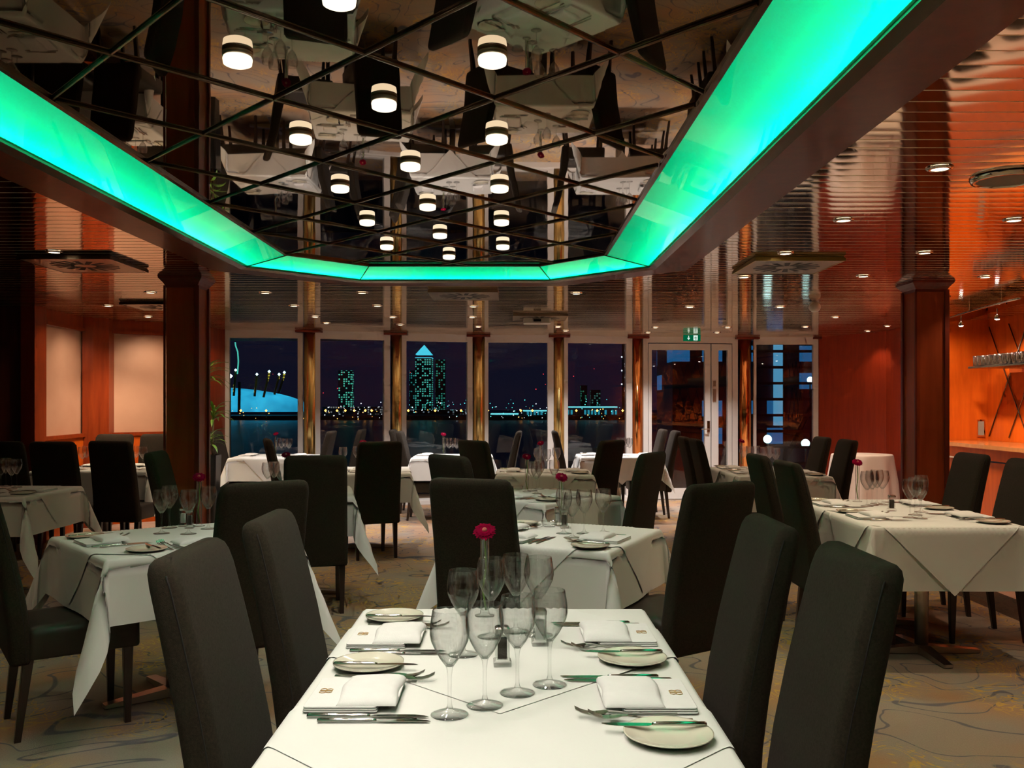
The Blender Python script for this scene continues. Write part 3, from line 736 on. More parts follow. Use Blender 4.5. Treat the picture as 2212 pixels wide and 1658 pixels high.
CH = [(-.765,2.17,1,0,'tall brown upholstered chair nearest on the left of the front table'),
 (-.745,2.80,1,0,'tall brown upholstered chair farther on the left of the front table'),
 (.80,2.11,-1,0,'tall dark upholstered chair nearest on the right of the front table'),
 (.76,2.68,-1,0,'tall dark upholstered chair farther on the right of the front table'),
 (-.19,4.14,.37,.93,'dark chair with its back to us, directly behind the red flower of the front table'),
 (.90,3.93,-.57,.82,'dark chair turned away, just behind the two right chairs of the front table'),
 (-.42,6.02,.75,.66,'dark chair at the third centre table, half hidden behind the chair by the red flower'),
 (.98,6.35,-.85,.5,'olive dark chair on the right of the third centre table'),
 (.93,8.45,-.8,.6,'dark chair on the right of the fourth centre table'),
 (-.36,8.40,.75,.65,'dark chair on the left of the fourth centre table'),
 (.10,11.2,-1,.05,'greyish lilac lit chair on the right of the centre window table'),
 (-1.36,11.15,1,0,'slim dark chair on the left of the centre window table, nearer one'),
 (-1.53,11.85,1,0,'slim dark chair on the left of the centre window table, farther one'),
 (.52,11.3,1,0,'dark chair on the left of the right window table'),
 (1.98,12.0,-1,0,'grey chair on the right of the right window table, farther one'),
 (2.03,11.35,-1,0,'grey chair on the right of the right window table, nearer one'),
 (1.74,9.35,1,0,'dark chair left of the table before the door, farther one'),
 (1.74,8.75,1,0,'dark chair left of the table before the door, nearer one'),
 (3.13,9.25,-1,0,'dark chair right of the table before the door, farther one'),
 (3.13,8.55,-1,0,'dark chair right of the table before the door, nearer one'),
 (1.62,6.1,1,0,'dark chair on the left of the long right table, farther one'),
 (1.60,5.38,1,0,'dark chair on the left of the long right table, nearer one'),
 (3.12,6.22,-1,0,'dark grey chair on the bar side of the long right table, farther one'),
 (3.12,5.55,-1,0,'dark grey chair on the bar side of the long right table, at the photo edge'),
 (-1.06,3.98,-.62,.78,'dark chair with its back to us behind the two left chairs of the front table'),
 (-2.24,3.88,.82,.57,'dark chair at the left photo edge, seat showing at the near left table'),
 (-2.50,6.45,1,.1,'dark chair on the left of the second left table'),
 (-1.27,5.98,-.25,.97,'dark chair with its back to us at the second left table'),
 (-1.16,8.15,-.4,.92,'dark chair with its back to us at the third left table'),
 (-2.34,8.8,.9,.3,'purplish dark chair on the left of the third left table'),
 (-3.60,11.15,1,0,'grey tilted chair on the left of the left window table, beside the plant'),
 (-2.20,11.3,-1,0,'grey lilac chair on the right of the left window table, nearer one'),
 (-1.94,12.0,-1,0,'grey lilac chair before the second window, farther one'),
 (-4.52,8.15,0,1,'black chair at the left photo edge before the peach panels'),
 (-4.05,8.12,0,1,'broad black chair before the peach panels, second from the left edge'),
 (-3.60,8.25,.1,1,'black chair before the peach panels, right one of the row'),
 (-4.32,10.05,0,-1,'light grey lit chair below the peach panels, left one'),
 (-3.86,10.12,.1,-1,'light grey lit chair below the peach panels, right one beside the column')]
for c in CH: chair(*c)

def drape(mb, w, d, D, mode='full', lift=0., k_tip=0., hd=None, flare=.07, wave=.006, phase=0., rr=.016, cut=None):
    """cloth on a w x d top. mode full: square cloth; diamond: square laid cornerwise (cut = half diagonal)"""
    a, b = w/2, d/2
    def mp(u, v):
        ex, ey = abs(u)-a, abs(v)-b; su, sv = (1 if u >= 0 else -1), (1 if v >= 0 else -1)
        def drop(e_):
            q_ = rr*pi/2
            if e_ < q_: return rr*sin(e_/rr), -rr*(1-cos(e_/rr))
            return rr + (e_-q_)*flare, -rr-(e_-q_)
        if ex <= 0 and ey <= 0: return (u, v, lift)
        if ex > 0 and ey <= 0:
            o, z = drop(ex); o += wave*sin(v*13+phase+su)*min(1, ex/.15)*(1-(v/b)**4)
            return (su*(a+o+lift), v, z+lift)
        if ey > 0 and ex <= 0:
            o, z = drop(ey); o += wave*sin(u*12+phase*2+sv)*min(1, ey/.15)*(1-(u/a)**4)
            return (u, sv*(b+o+lift), z+lift)
        r = hypot(ex, ey); th = atan2(ey, ex); s2 = sin(2*th)
        o, z = drop(r); ph = R(20)*s2
        rz_ = max(0, -z)*(1 + k_tip*s2); h = o + rz_*sin(ph); zz = -rz_*cos(ph)
        tw = th
        return (su*(a + h*cos(tw) + lift), sv*(b + h*sin(tw) + lift), zz+lift)
    n = 44
    def lin(hf, D_):
        base = [-hf-D_, -hf-D_*.75, -hf-D_*.5, -hf-D_*.3, -hf-D_*.15, -hf-.05, -hf-.03, -hf-.015, -hf-.004, -hf+.001]
        mid = [(-hf + 2*hf*k/10) for k in range(1, 10)]
        return base + mid + [-x for x in reversed(base)]
    if mode == 'full':
        us, vs_ = lin(a, D), lin(b, D)
        V = [mp(u, v) for v in vs_ for u in us]; nu = len(us)
        Fc = [(j*nu+i, j*nu+i+1, (j+1)*nu+i+1, (j+1)*nu+i) for j in range(len(vs_)-1) for i in range(nu-1)]
    else:
        V = []; Fc = []; nn = 64
        for j in range(nn+1):
            for i in range(nn+1):
                p_, q_ = (i/nn-.5)*cut*sqrt2, (j/nn-.5)*cut*sqrt2
                V.append(mp((p_-q_)/sqrt2, (p_+q_)/sqrt2))
        Fc = [(j*(nn+1)+i, j*(nn+1)+i+1, (j+1)*(nn+1)+i+1, (j+1)*(nn+1)+i) for j in range(nn) for i in range(nn)]
    mb.add(V, Fc, 0, True)
sqrt2 = 2**.5
TB = {}
def table(key, cx, cy, w, d, yaw, name, D=.28, tip=.15, topper=True, legs=None, seats=()):
    yw = R(yaw); TB[key] = (cx, cy, w, d, yw, name, seats)
    e = empty('dining_table', (cx, cy, 0), yw); tag(e, f'pedestal dining table under white cloths, {name}', 'table', None)
    MB().box(-w/2+.01, -d/2+.01, ZT-.034, w/2-.01, d/2-.01, ZT-.006).build('tabletop', M['leg'], e)
    for oy in (legs or [0]):
        p_ = MB().cyl((0, oy), .036, .045, ZT-.034, 20).build('pedestal', M['brushed'], e)
        b = MB()
        for k in range(4):
            a = pi/2*k
            c_, s_ = cos(a), sin(a)
            vs = []
            for r_, h_, z0, z1 in ((.0, .036, .005, .050), (.32, .024, .005, .022)):
                for sg in (-1, 1):
                    for z in (z0, z1): vs.append((r_*c_-sg*h_*s_, oy+r_*s_+sg*h_*c_, z))
            b.add(vs, [(0, 1, 3, 2), (4, 6, 7, 5), (0, 4, 5, 1), (2, 3, 7, 6), (1, 5, 7, 3), (0, 2, 6, 4)])
            b.cyl((.30*c_, oy+.30*s_), .012, 0, .008, 10)
        b.build('cross_foot', M['brushed'], e)
    c = MB(); drape(c, w, d, D, k_tip=tip, phase=cx*7)
    o = c.build('tablecloth', M['cloth'], None, (cx, cy, ZT-.004), yw); tag(o, f'white linen tablecloth hanging over {name}', 'tablecloth')
    if topper:
        for (oy, ct) in (topper if isinstance(topper, list) else [(0, w/2+D*.93)]):
            t = MB(); drape(t, w, d, D, 'diamond', lift=.0035, cut=ct, phase=cx*7, flare=.075)
            if oy:
                t = MB(); drape_off(t, w, d, ct, oy)
            o = t.build('topper_cloth', M['topper'], None, (cx, cy, ZT-.004), yw)
            tag(o, f'white square overlay cloth laid cornerwise on {name}' + ('' if oy == 0 else (', near half' if oy < 0 else ', far half')), 'tablecloth')
def drape_off(mb, w, d, ct, oy):
    LF = .0022 if oy < 0 else .0038
    """diamond overlay centred off the middle of a long table; its corners hang over the long sides"""
    a = w/2; nn = 48; V = []
    for j in range(nn+1):
        for i in range(nn+1):
            p_, q_ = (i/nn-.5)*ct*sqrt2, (j/nn-.5)*ct*sqrt2
            u, v = (p_-q_)/sqrt2, (p_+q_)/sqrt2 + oy
            z = LF; ex = abs(u)-a; ey = abs(v)-d/2; s_ = 1 if u > 0 else -1; sv = 1 if v > 0 else -1
            if ex > 0: u = s_*(a + min(ex, .018) + .004 + max(0, ex-.018)*.09); z = LF - max(0, ex-.004)
            if ey > 0: v = sv*(d/2 + min(ey, .018) + .004 + max(0, ey-.018)*.09); z = LF - max(0, ey-.004)
            V.append((u, v, z))
    mb.add(V, [(j*(nn+1)+i, j*(nn+1)+i+1, (j+1)*(nn+1)+i+1, (j+1)*(nn+1)+i) for j in range(nn) for i in range(nn)], 0, True)

# seats: (side, lateral offset) side 0:+x 1:+y 2:-x 3:-y in table axes (where the diner sits)
table('T0', -.024, 2.20, .862, 1.40, 0, 'the front table', D=.29, legs=[-.35, .35], topper=[(-.35, .545), (.30, .585)])
table('T2', .225, 4.55, .80, .80, -25, 'the second centre table', seats=((3, -.12), (0, -.1), (2, 0)))
table('T3', .21, 6.47, .76, .76, 45, 'the third centre table', seats=((2, 0), (3, 0)))
table('T4', .30, 8.68, .86, .76, 0, 'the fourth centre table', seats=((0, 0), (2, 0)))
table('T6', -.72, 11.3, .92, .78, 0, 'the centre window table', seats=((0, 0), (2, 0)))
table('T5', -2.88, 11.25, .90, .80, 0, 'the left window table', seats=((0, 0), (2, 0)))
table('T7', 1.31, 11.35, .95, .80, 0, 'the right window table', seats=((0, 0), (2, 0)))
table('T8', 2.42, 8.75, .80, 1.25, 0, 'the table before the glass door', D=.32, legs=[-.3, .3], topper=[(-.3, .60), (.3, .60)], seats=((0, -.3), (0, .3), (2, -.3), (2, .3)))
table('T9', 2.30, 5.50, .80, 1.34, 0, 'the long right table', D=.34, tip=.25, legs=[-.33, .33], topper=[(-.33, .70), (.33, .68)], seats=((0, -.3), (0, .33), (2, -.3), (2, .33)))
table('T10', -1.62, 4.42, .86, .86, 40, 'the near left table', D=.28, tip=.55, seats=((2, .05), (3, 0)))
table('T13', -1.60, 6.72, .84, .84, 12, 'the second left table', D=.28, tip=.45, seats=((2, 0), (3, 0)))
table('T14', -1.45, 8.92, .90, .86, 8, 'the third left table', D=.28, tip=.5, seats=((2, 0), (3, 0)))
table('T11', -3.80, 6.78, .86, .84, 0, 'the table at the left photo edge', D=.28, tip=.5, seats=((0, 0), (3, 0)))
table('T12', -4.03, 9.12, 1.10, .70, 0, 'the table below the peach panels', seats=((3, -.25), (3, .3), (1, -.2), (1, .25)))
# round side table
rt = empty('side_table', (4.45, 11.7, 0)); tag(rt, 'small round side table with pinkish cloth in the red corner', 'table')
MB().cyl((0, 0), .36, ZT-.035, ZT-.006, 32).build('tabletop', M['leg'], rt); MB().cyl((0, 0), .03, .02, ZT-.035).build('pedestal', M['brushed'], rt); MB().cyl((0, 0), .2, 0, .02).build('foot', M['brushed'], rt)
rc = MB(); rs = []
for z, k_ in ((0, .0), (0, .5), (0, .9), (0, .98), (-.006, 1.0), (-.02, 1.015), (-.08, 1.03), (-.2, 1.06), (-.35, 1.10), (-.50, 1.13), (-.62, 1.15)):
    rs.append([(.37*k_*cos(t)*(1+(.07*min(1, -z*3))*sin(9*t)), .37*k_*sin(t)*(1+(.07*min(1, -z*3))*sin(9*t)), z + (.05*sin(4*t+1) if z < -.6 else 0)) for t in [2*pi*i/72 for i in range(72)]])
rc.rings(rs, cap0=False, cap1=False)
o = rc.build('tablecloth', pbr('pink_linen', (.62,.50,.46), .85), None, (4.45, 11.7, ZT-.004)); tag(o, 'pinkish round cloth with folds on the corner side table', 'tablecloth')

# ------------------------------------------------------------ TABLEWARE
def mk_glass():
    e = empty('wine_glass')
    # foot and stem solid, bowl thin walled
    MB().lathe([(.001, 0), (.0385, 0), (.0395, .0012), (.036, .0026), (.018, .006), (.007, .012), (.0042, .024), (.0036, .05), (.0040, .078), (.0062, .096), (.0085, .102), (.001, .1025)], seg=28, cap0=True, cap1=True).build('stem', M['clear'], e)
    out = [(.0088, .1015), (.020, .1165), (.031, .1360), (.0385, .1530), (.0415, .1680), (.0410, .1840), (.0385, .2010), (.0355, .2170)]
    inn = [(r-.0011, z+.0002) for r, z in reversed(out[1:])] + [(.006, .1045), (.0005, .1040)]
    MB().lathe([(.0005, .1015)] + out + [(.0350, .2176)] + inn, seg=32, cap0=True, cap1=True).build('bowl', M['bowlglass'], e)
    return e
def mk_knife(L_=.235):
    m = MB()
    hl = L_*.52
    rs = []
    for y, w_, h_ in ((0, .0095, .006), (.004, .0115, .008), (hl*.5, .0105, .008), (hl-.008, .0085, .007), (hl, .0065, .0055)):
        rs.append([(w_/2*cos(t)*1.0, y, h_/2 + h_/2*sin(t)) for t in [2*pi*i/10 for i in range(10)]])
    m.rings(rs)
    bl = []
    for y, w0, w1 in ((hl, -.003, .004), (hl+.008, -.009, .0055), (hl+.04, -.0105, .006), (L_-.03, -.0095, .006), (L_-.010, -.004, .0055), (L_, .003, .0045)):
        bl.append([(w0, y, .0012), (w1, y, .0012), (w1, y, .0028), (w0, y, .0022)])
    m.rings(bl, smooth=False)
    return m
def cutlery_parts(name, L_):
    e = mk_knife(L_).build(name, M['steel']); return e
def mk_fork():
    m = MB(); rs = []
    for y, w_, z in ((0, .011, .0030), (.03, .0100, .0032), (.09, .0058, .0045), (.13, .0048, .009), (.143, .010, .0095), (.152, .021, .0080), (.168, .024, .0058)):
        rs.append([(-w_/2, y, z), (w_/2, y, z), (w_/2, y, z+.0022), (-w_/2, y, z+.0022)])
    m.rings(rs, smooth=False)
    for k in range(4):
        x = -.0095 + k*.0063
        m.rings([[(x-.0015, y, z), (x+.0015, y, z), (x+.0015, y, z+.0018), (x-.0015, y, z+.0018)] for y, z in ((.167, .0060), (.182, .0065), (.198, .0105), (.212, .0175))], smooth=False)
    return m.build('fork', M['steel'])
def mk_plate():
    return MB().lathe([(.001, .004), (.048, .004), (.056, .006), (.083, .0125), (.0865, .0135), (.0862, .0110), (.060, .0022), (.050, .000), (.001, .000)], seg=44).build('bread_plate', M['china'])
def mk_napkin(mono):
    e = empty('napkin')
    m = MB()
    for z, s_ in ((0, 0), (.0045, .002), (.009, .003)):
        m.rings([rrect(.205-s_, .155-s_, .006, z+.0004, s_*.6, .085), rrect(.207-s_, .157-s_, .008, z+.0022, s_*.6, .085), rrect(.204-s_, .154-s_, .006, z+.0040, s_*.6, .085)])
    m.build('folded_base', M['napkin'], e)
    r_ = MB(); rs = []
    for y, k in ((.075, 0), (.078, .75), (.088, 1), (.12, 1.12), (.16, 1.05), (.185, .95), (.196, .7), (.200, 0.1)):
        h = .016*k + .001; ring = []
        for i in range(25):
            t = i/24; x = -.100 + .200*t
            ring.append((x, y + .003*sin(t*9), .0133 + h*(1 - abs(2*t-1)**6) * (1 + .12*sin(t*7+y*40))))
        for i in range(24, -1, -1): t = i/24; ring.append((-.100+.200*t, y + .003*sin(t*9), .0130))
        rs.append(ring)
    r_.rings(rs); r_.build('rolled_fold', M['napkin'], e)
    if mono:
        t_ = MB(); z = .0140
        def stroke(pts): t_.tube([(x, y, z) for x, y in pts], .0008, 5)
        for sx in (-1, 1):
            ox = .012*sx
            stroke([(ox*.15, .024), (ox*.15, .050)])
            stroke([(ox*.15, .050), (ox*.9, .050), (ox*1.15, .044), (ox*.9, .038), (ox*.2, .037)])
            stroke([(ox*.2, .037), (ox*1.1, .036), (ox*1.3, .030), (ox*1.0, .024), (ox*.15, .024)])
        t_.build('monogram', M['thread'], e)
    return e
def mk_vase():
    e = empty('flower_vase')
    MB().lathe([(.001, 0), (.030, 0), (.030, .003), (.015, .006), (.0135, .020), (.0135, .235), (.0122, .235), (.0118, .020), (.001, .016)], seg=20).build('glass_tube', M['clear'], e)
    MB().tube([(.004, 0, .018), (-.006, 0, .08), (.004, .002, .15), (0, 0, .252)], .0030, 8).build('stem', M['stem'], e)
    p_ = MB()
    for ring_, (n_, L_, up, w_) in enumerate(((22, .036, .012, .0048), (18, .028, .018, .0045), (14, .018, .018, .004))):
        for k in range(n_):
            a = 2*pi*k/n_ + ring_*.2; ca, sa = cos(a), sin(a); L2 = L_*(.92+.16*((k*7) % 5)/5)
            vs = []
            for t, ww, z in ((.12, .4, 0), (.5, 1, up*.45), (.85, .9, up*.5), (1, .2, up*.30)):
                for sg in (-1, 1): vs.append((L2*t*ca - sg*w_*ww*sa, L2*t*sa + sg*w_*ww*ca, .252 + z + .002*ring_))
            p_.add(vs, [(0, 1, 3, 2), (2, 3, 5, 4), (4, 5, 7, 6)], 0, True)
    tl = Matrix.Translation((0, 0, .255)) @ Matrix.Rotation(R(38), 4, 'X') @ Matrix.Translation((0, 0, -.255))
    p_.v = [tuple(tl @ Vector(v)) for v in p_.v]
    p_.build('petals', M['petal'], e)
    fc = MB().lathe([(.001, .268), (.006, .268), (.008, .264), (.008, .250), (.001, .245)], seg=14); fc.v = [tuple(tl @ Vector(v)) for v in fc.v]
    fc.build('flower_centre', M['flower_eye'], e)
    return e
def mk_shaker(fill, lid):
    def f():
        e = empty('shaker')
        m = MB(); m.rings([rrect(.043, .043, .004, 0), rrect(.043, .043, .004, .012), rrect(.034, .034, .004, .015), rrect(.034, .034, .004, .082), rrect(.030, .030, .004, .082), rrect(.028, .028, .004, .016), rrect(.01, .01, .002, .0155)], smooth=False, cap1=True)
        m.build('glass_body', M['clear'], e)
        MB().rings([rrect(.0225, .0225, .003, .018), rrect(.0225, .0225, .003, .062 if lid else .066)], smooth=False).build('filling', M[fill], e)
        MB().rings([rrect(.036, .036, .005, .0825), rrect(.036, .036, .005, .092), rrect(.028, .028, .005, .096)], smooth=False).build('lid', M['steel'], e)
        return e
    return f
def mk_dish():
    return MB().lathe([(.001, 0), (.030, 0), (.040, .010), (.043, .030), (.040, .030), (.036, .012), (.001, .008)], seg=24).build('glass_dish', M['clear'])

def setting(tkey, side, off, seatname, full=True, mono=False, depth=None):
    cx, cy, w, d, yw, name, _ = TB[tkey]
    ang = (side*pi/2) + yw
    ox, oy = cos(ang), sin(ang)              # outward normal
    half = (w if side % 2 == 0 else d)/2
    tx, ty = cos(yw), sin(yw)
    if side % 2 == 0: lx, ly = -sin(yw), cos(yw)
    else: lx, ly = cos(yw), sin(yw)
    bx, by = cx + ox*half + lx*off, cy + oy*half + ly*off
    rz = atan2(ox, -oy)                       # local +y looks into the table
    zt = ZT + .0005
    def at(u, v, z=0): return (bx + u*cos(rz) - v*sin(rz), by + u*sin(rz) + v*cos(rz), zt+z)
    g = f'place settings'
    where = f'at the {seatname} of {name}'
    place('napkin_m' if mono else 'napkin', (lambda: mk_napkin(mono)), at(0, .012), rz, f'folded white napkin, {seatname}, {name}', 'napkin', 'folded napkins')
    place('plate', mk_plate, at(-.235, .105), rz, f'cream bread plate, {seatname}, {name}', 'plate', 'bread plates')
    place('butter_knife', lambda: cutlery_parts('butter_knife', .205), at(-.205, .025, .013), rz - R(1), f'butter knife on the bread plate, {seatname}, {name}', 'knife', 'butter knives')
    if full:
        place('knife', lambda: cutlery_parts('dinner_knife', .250), at(.128, .035), rz, f'longer inner knife, {seatname}, {name}', 'knife', 'dinner knives')
        place('knife2', lambda: cutlery_parts('starter_knife', .230), at(.156, .062), rz, f'shorter outer knife, {seatname}, {name}', 'knife', 'starter knives')
        place('fork', mk_fork, at(-.112, .065), rz + R(1), f'inner fork by the napkin, {seatname}, {name}', 'fork', 'forks')
        place('fork', mk_fork, at(-.146, .040), rz - R(3), f'outer fork by the bread plate, {seatname}, {name}', 'fork', 'forks')
T0 = TB['T0']
for sd, off, nm in ((2, 2.02-2.20, 'near left seat'), (2, 2.52-2.20, 'far left seat'), (0, 2.01-2.20, 'near right seat'), (0, 2.54-2.20, 'far right seat')):
    setting('T0', sd, off, nm, True, True)
SN = {0: 'right', 1: 'far', 2: 'left', 3: 'near'}
for k, t in TB.items():
    if k == 'T0': continue
    ss = t[6]
    for (sd, off) in ss:
        two = sum(1 for q_ in ss if q_[0] == sd) > 1
        nm = SN[sd] + ' seat'
        if two: nm = (('near ' if off < 0 else 'far ') if sd in (0, 2) else ('left-hand ' if off < 0 else 'right-hand ')) + SN[sd] + ' seat'
        setting(k, sd, off, nm, full=t[1] < 9.5)
def glass_at(x, y, label, group): place('glass', mk_glass, (x, y, ZT+.0005), random.uniform(0, 6), label, 'wine glass', group)
gl = [(-.128,1.905,'front row, leftmost'),(-.057,1.963,'front row, second from left'),(.013,2.047,'front row, third from left'),(.087,2.107,'front row, rightmost'),
      (-.124,2.36,'back row, leftmost'),(-.055,2.54,'back row, second from left'),(.012,2.60,'back row, third from left'),(.076,2.56,'back row, rightmost')]
for x, y, nm in gl: glass_at(x, y, f'empty wine glass on the front table, {nm}', 'wine glasses on the front table')
GP = {'T2': [(1218,1152),(1236,1161),(1262,1152),(1303,1150)], 'T10': [(349,1152),(366,1140),(407,1153),(450,1142)],
      'T9': [(1873,1093),(1884,1091),(1894,1088),(1906,1090),(1966,1118),(1977,1112),(1990,1106),(1988,1120)],
      'T3': [(1150,1060),(1165,1056),(1197,1056),(1159,1066)], 'T4': [(1162,1018),(1181,1021),(1202,1016)],
      'T14': [(771,1011),(789,1013),(741,1014)], 'T13': [(578,1064),(592,1061),(630,1062),(606,1068)],
      'T5': [(600,983),(608,985),(616,984),(624,986)], 'T6': [(962,984),(970,986),(978,984),(986,986)],
      'T7': [(1338,983),(1346,985),(1354,983),(1360,985)], 'T8': [(1606,1010),(1620,1012),(1634,1010),(1648,1014),(1662,1012),(1676,1016)],
      'T11': [(2,1055),(13,1050),(25,1056),(36,1052)], 'T12': [(178,1013),(187,1010),(276,1012),(293,1010),(309,1013)]}
OR = ['leftmost', 'second', 'third', 'fourth', 'fifth', 'sixth', 'seventh', 'rightmost']
for k, pts in GP.items():
    nm = TB[k][5]
    for i, (px, py) in enumerate(sorted(pts)):
        x, y = P(px, py, ZT)
        glass_at(x, y, f'empty wine glass on {nm}, ' + ('rightmost' if i == len(pts)-1 else OR[i] + ('' if i == 0 else ' from the left')), 'wine glasses on ' + nm)
VS = {'T0': (1047,1330), 'T2': (1213,1136), 'T10': (430,1136), 'T9': (1852,1083), 'T3': (1138,1062), 'T4': (1168,1014), 'T14': (784,1010), 'T13': (618,1056), 'T8': (1602,1006), 'T6': (958,982), 'T5': (596,980)}
for k, (px, py) in VS.items():
    x, y = P(px, py, ZT)
    place('vase', mk_vase, (x, y, ZT+.0005), random.uniform(-.4, .4), f'slim glass vase with one dark red gerbera on {TB[k][5]}', 'vase', 'single gerbera vases')
for k, fill, (px, py) in (('T0','pepper',(1085,1436)),('T0','salt',(1166,1392)),('T2','pepper',(1219,1140)),('T2','salt',(1206,1134)),('T9','pepper',(1926,1103)),('T10','pepper',(410,1140)),('T10','salt',(396,1136))):
    x, y = P(px, py, ZT)
    place('shaker'+fill, mk_shaker(fill, False), (x, y, ZT+.0005), R(4), f'square glass {fill} shaker on {TB[k][5]}', 'shaker', fill + ' shakers')
x, y = P(1187, 1137, ZT); place('dish', mk_dish, (x, y, ZT+.0005), 0, 'small round glass dish on the second centre table', 'dish')
x, y = P(1118, 1058, ZT); place('dish', mk_dish, (x, y, ZT+.0005), 0, 'small round glass dish on the third centre table', 'dish')

# ------------------------------------------------------------ PLANT
pl = empty('potted_dracaena', (-3.38, 10.3, 0)); tag(pl, 'tall green dracaena in a black pot beside the left column', 'plant')
MB().rings([rrect(.17, .17, .02, 0), rrect(.215, .215, .02, .80), rrect(.215, .215, .02, .82), rrect(.195, .195, .02, .82), rrect(.19, .19, .02, .77)], smooth=False).build('pot', M['pot'], pl)
MB().tube([(-.03, 0, .76), (-.035, 0, 1.2), (-.05, 0, 1.62)], .013, 8).tube([(.03, .02, .76), (.03, .02, 1.0), (.04, .02, 1.20)], .012, 8).tube([(0, -.04, .76), (.01, -.04, .92)], .011, 8).build('cane', M['cane'], pl)
lfm = MB()
for (hx, hy, hz, n_, Lr) in ((-.05, 0, 1.62, 30, .36), (.04, .02, 1.20, 24, .28), (.01, -.04, .92, 20, .26)):
    for k in range(n_):
        a = k*2.39996; up = .2 + 1.0*random.random(); L_ = Lr*random.uniform(.75, 1.1); w_ = .017
        el = R(80) - (k/n_)*R(60) + random.uniform(-.15, .15)
        vs = []; p_ = Vector((hx, hy, hz + .06*(1-k/n_))); e_ = el
        for s_ in range(7):
            t = s_/6; ww = w_*(.35+1.3*t if t < .45 else 1.05*(1-((t-.45)/.55)**2)+.03)
            side = Vector((-sin(a), cos(a), 0))
            vs += [tuple(p_ - side*ww), tuple(p_ + Vector((0, 0, -.004))), tuple(p_ + side*ww)]
            p_ = p_ + Vector((cos(a)*cos(e_), sin(a)*cos(e_), sin(e_)))*(L_/6); e_ -= .27
        lfm.add(vs, [f for s_ in range(6) for f in ((3*s_, 3*s_+1, 3*s_+4, 3*s_+3), (3*s_+1, 3*s_+2, 3*s_+5, 3*s_+4))], 0, True)
lfm.build('foliage', M['leaf'], pl)

# ------------------------------------------------------------ NIGHT OUTSIDE
D_ = 300.0; S_ = D_/F
def ox(px): return (px-CX)*S_
def oz(py): return H + (HY-py)*S_
ZR = -4.0
wtr = pbr('night_water', (.0015,.0025,.004), .3, bump=1.0, bscale=.4, spec=.07)
struct(MB().box(-400, 40, ZR-.5, 400, 700, ZR).build('river', wtr))
qb = pbr('dark_quay', (.01,.01,.012), .9)
struct(MB().box(-300, 292, ZR, 300, 345, oz(897)).build('far_bank', qb))
struct(MB().box(-40, 14.8, -4.0, 2, 20, -.35).box(2, 14.8, -4.0, 40, 36, -.35).build('terrace', qb))
dm = MB()
rs = []
for k in range(13):
    a = pi/2*k/12; rs.append([(36*cos(a)*cos(t), 12*cos(a)*sin(t), 8.2*sin(a)) for t in [2*pi*i/48 for i in range(48)]])
dm.rings(rs, cap0=False, cap1=False)
def dome_mat():
    m, nt, out = new_mat('blue_lit_membrane')
    b = N(nt, 'ShaderNodeBsdfPrincipled', Roughness=.6); b.inputs['Base Color'].default_value = (.3,.5,.6,1)
    tc = N(nt, 'ShaderNodeTexCoord'); n = N(nt, 'ShaderNodeTexNoise', Scale=.12, Detail=3.0); L(nt, tc.outputs['Object'], n.inputs['Vector'])
    r = N(nt, 'ShaderNodeValToRGB'); r.color_ramp.elements[0].color = (0,.10,.22,1); r.color_ramp.elements[1].color = (.03,.50,.80,1); r.color_ramp.elements[0].position = .25; r.color_ramp.elements[1].position = .8; L(nt, n.outputs['Fac'], r.inputs[0])
    L(nt, r.outputs[0], b.inputs['Emission Color']); b.inputs['Emission Strength'].default_value = 1.25; L(nt, b.outputs[0], out.inputs[0]); return m
o = dm.build('dome_arena', dome_mat(), None, (ox(425), 308, oz(889))); tag(o, 'wide blue lit tent dome across the river, seen through the left window', 'building')
mastm = lit_windows('mast_lights', (.25,.2,.02), (.85,.75,.06), .9, 4, .9, .55)
for i, (x0, y0, x1, y1) in enumerate(((521,803,517,855),(566,812,561,856),(592,806,580,858),(613,812,603,852),(624,808,612,850))):
    e = empty('dome_mast', (ox(x1), 294, oz(y1))); tag(e, f'yellow lit leaning mast over the blue dome, {OR[i]}' + (' from the left' if i else ''), 'mast', 'yellow dome masts')
    dx, dz = (x0-x1)*S_, (y1-y0)*S_
    MB().tube([(0, 0, 0), (dx, 0, dz)], .38, 6).build('mast_lattice', mastm, e)
    MB().lathe([(.01, -.5), (.5, 0), (.01, .5)], (dx, 0, dz+.4), 8).build('beacon', emis('beacon', (.5,.9,1), 3), e)
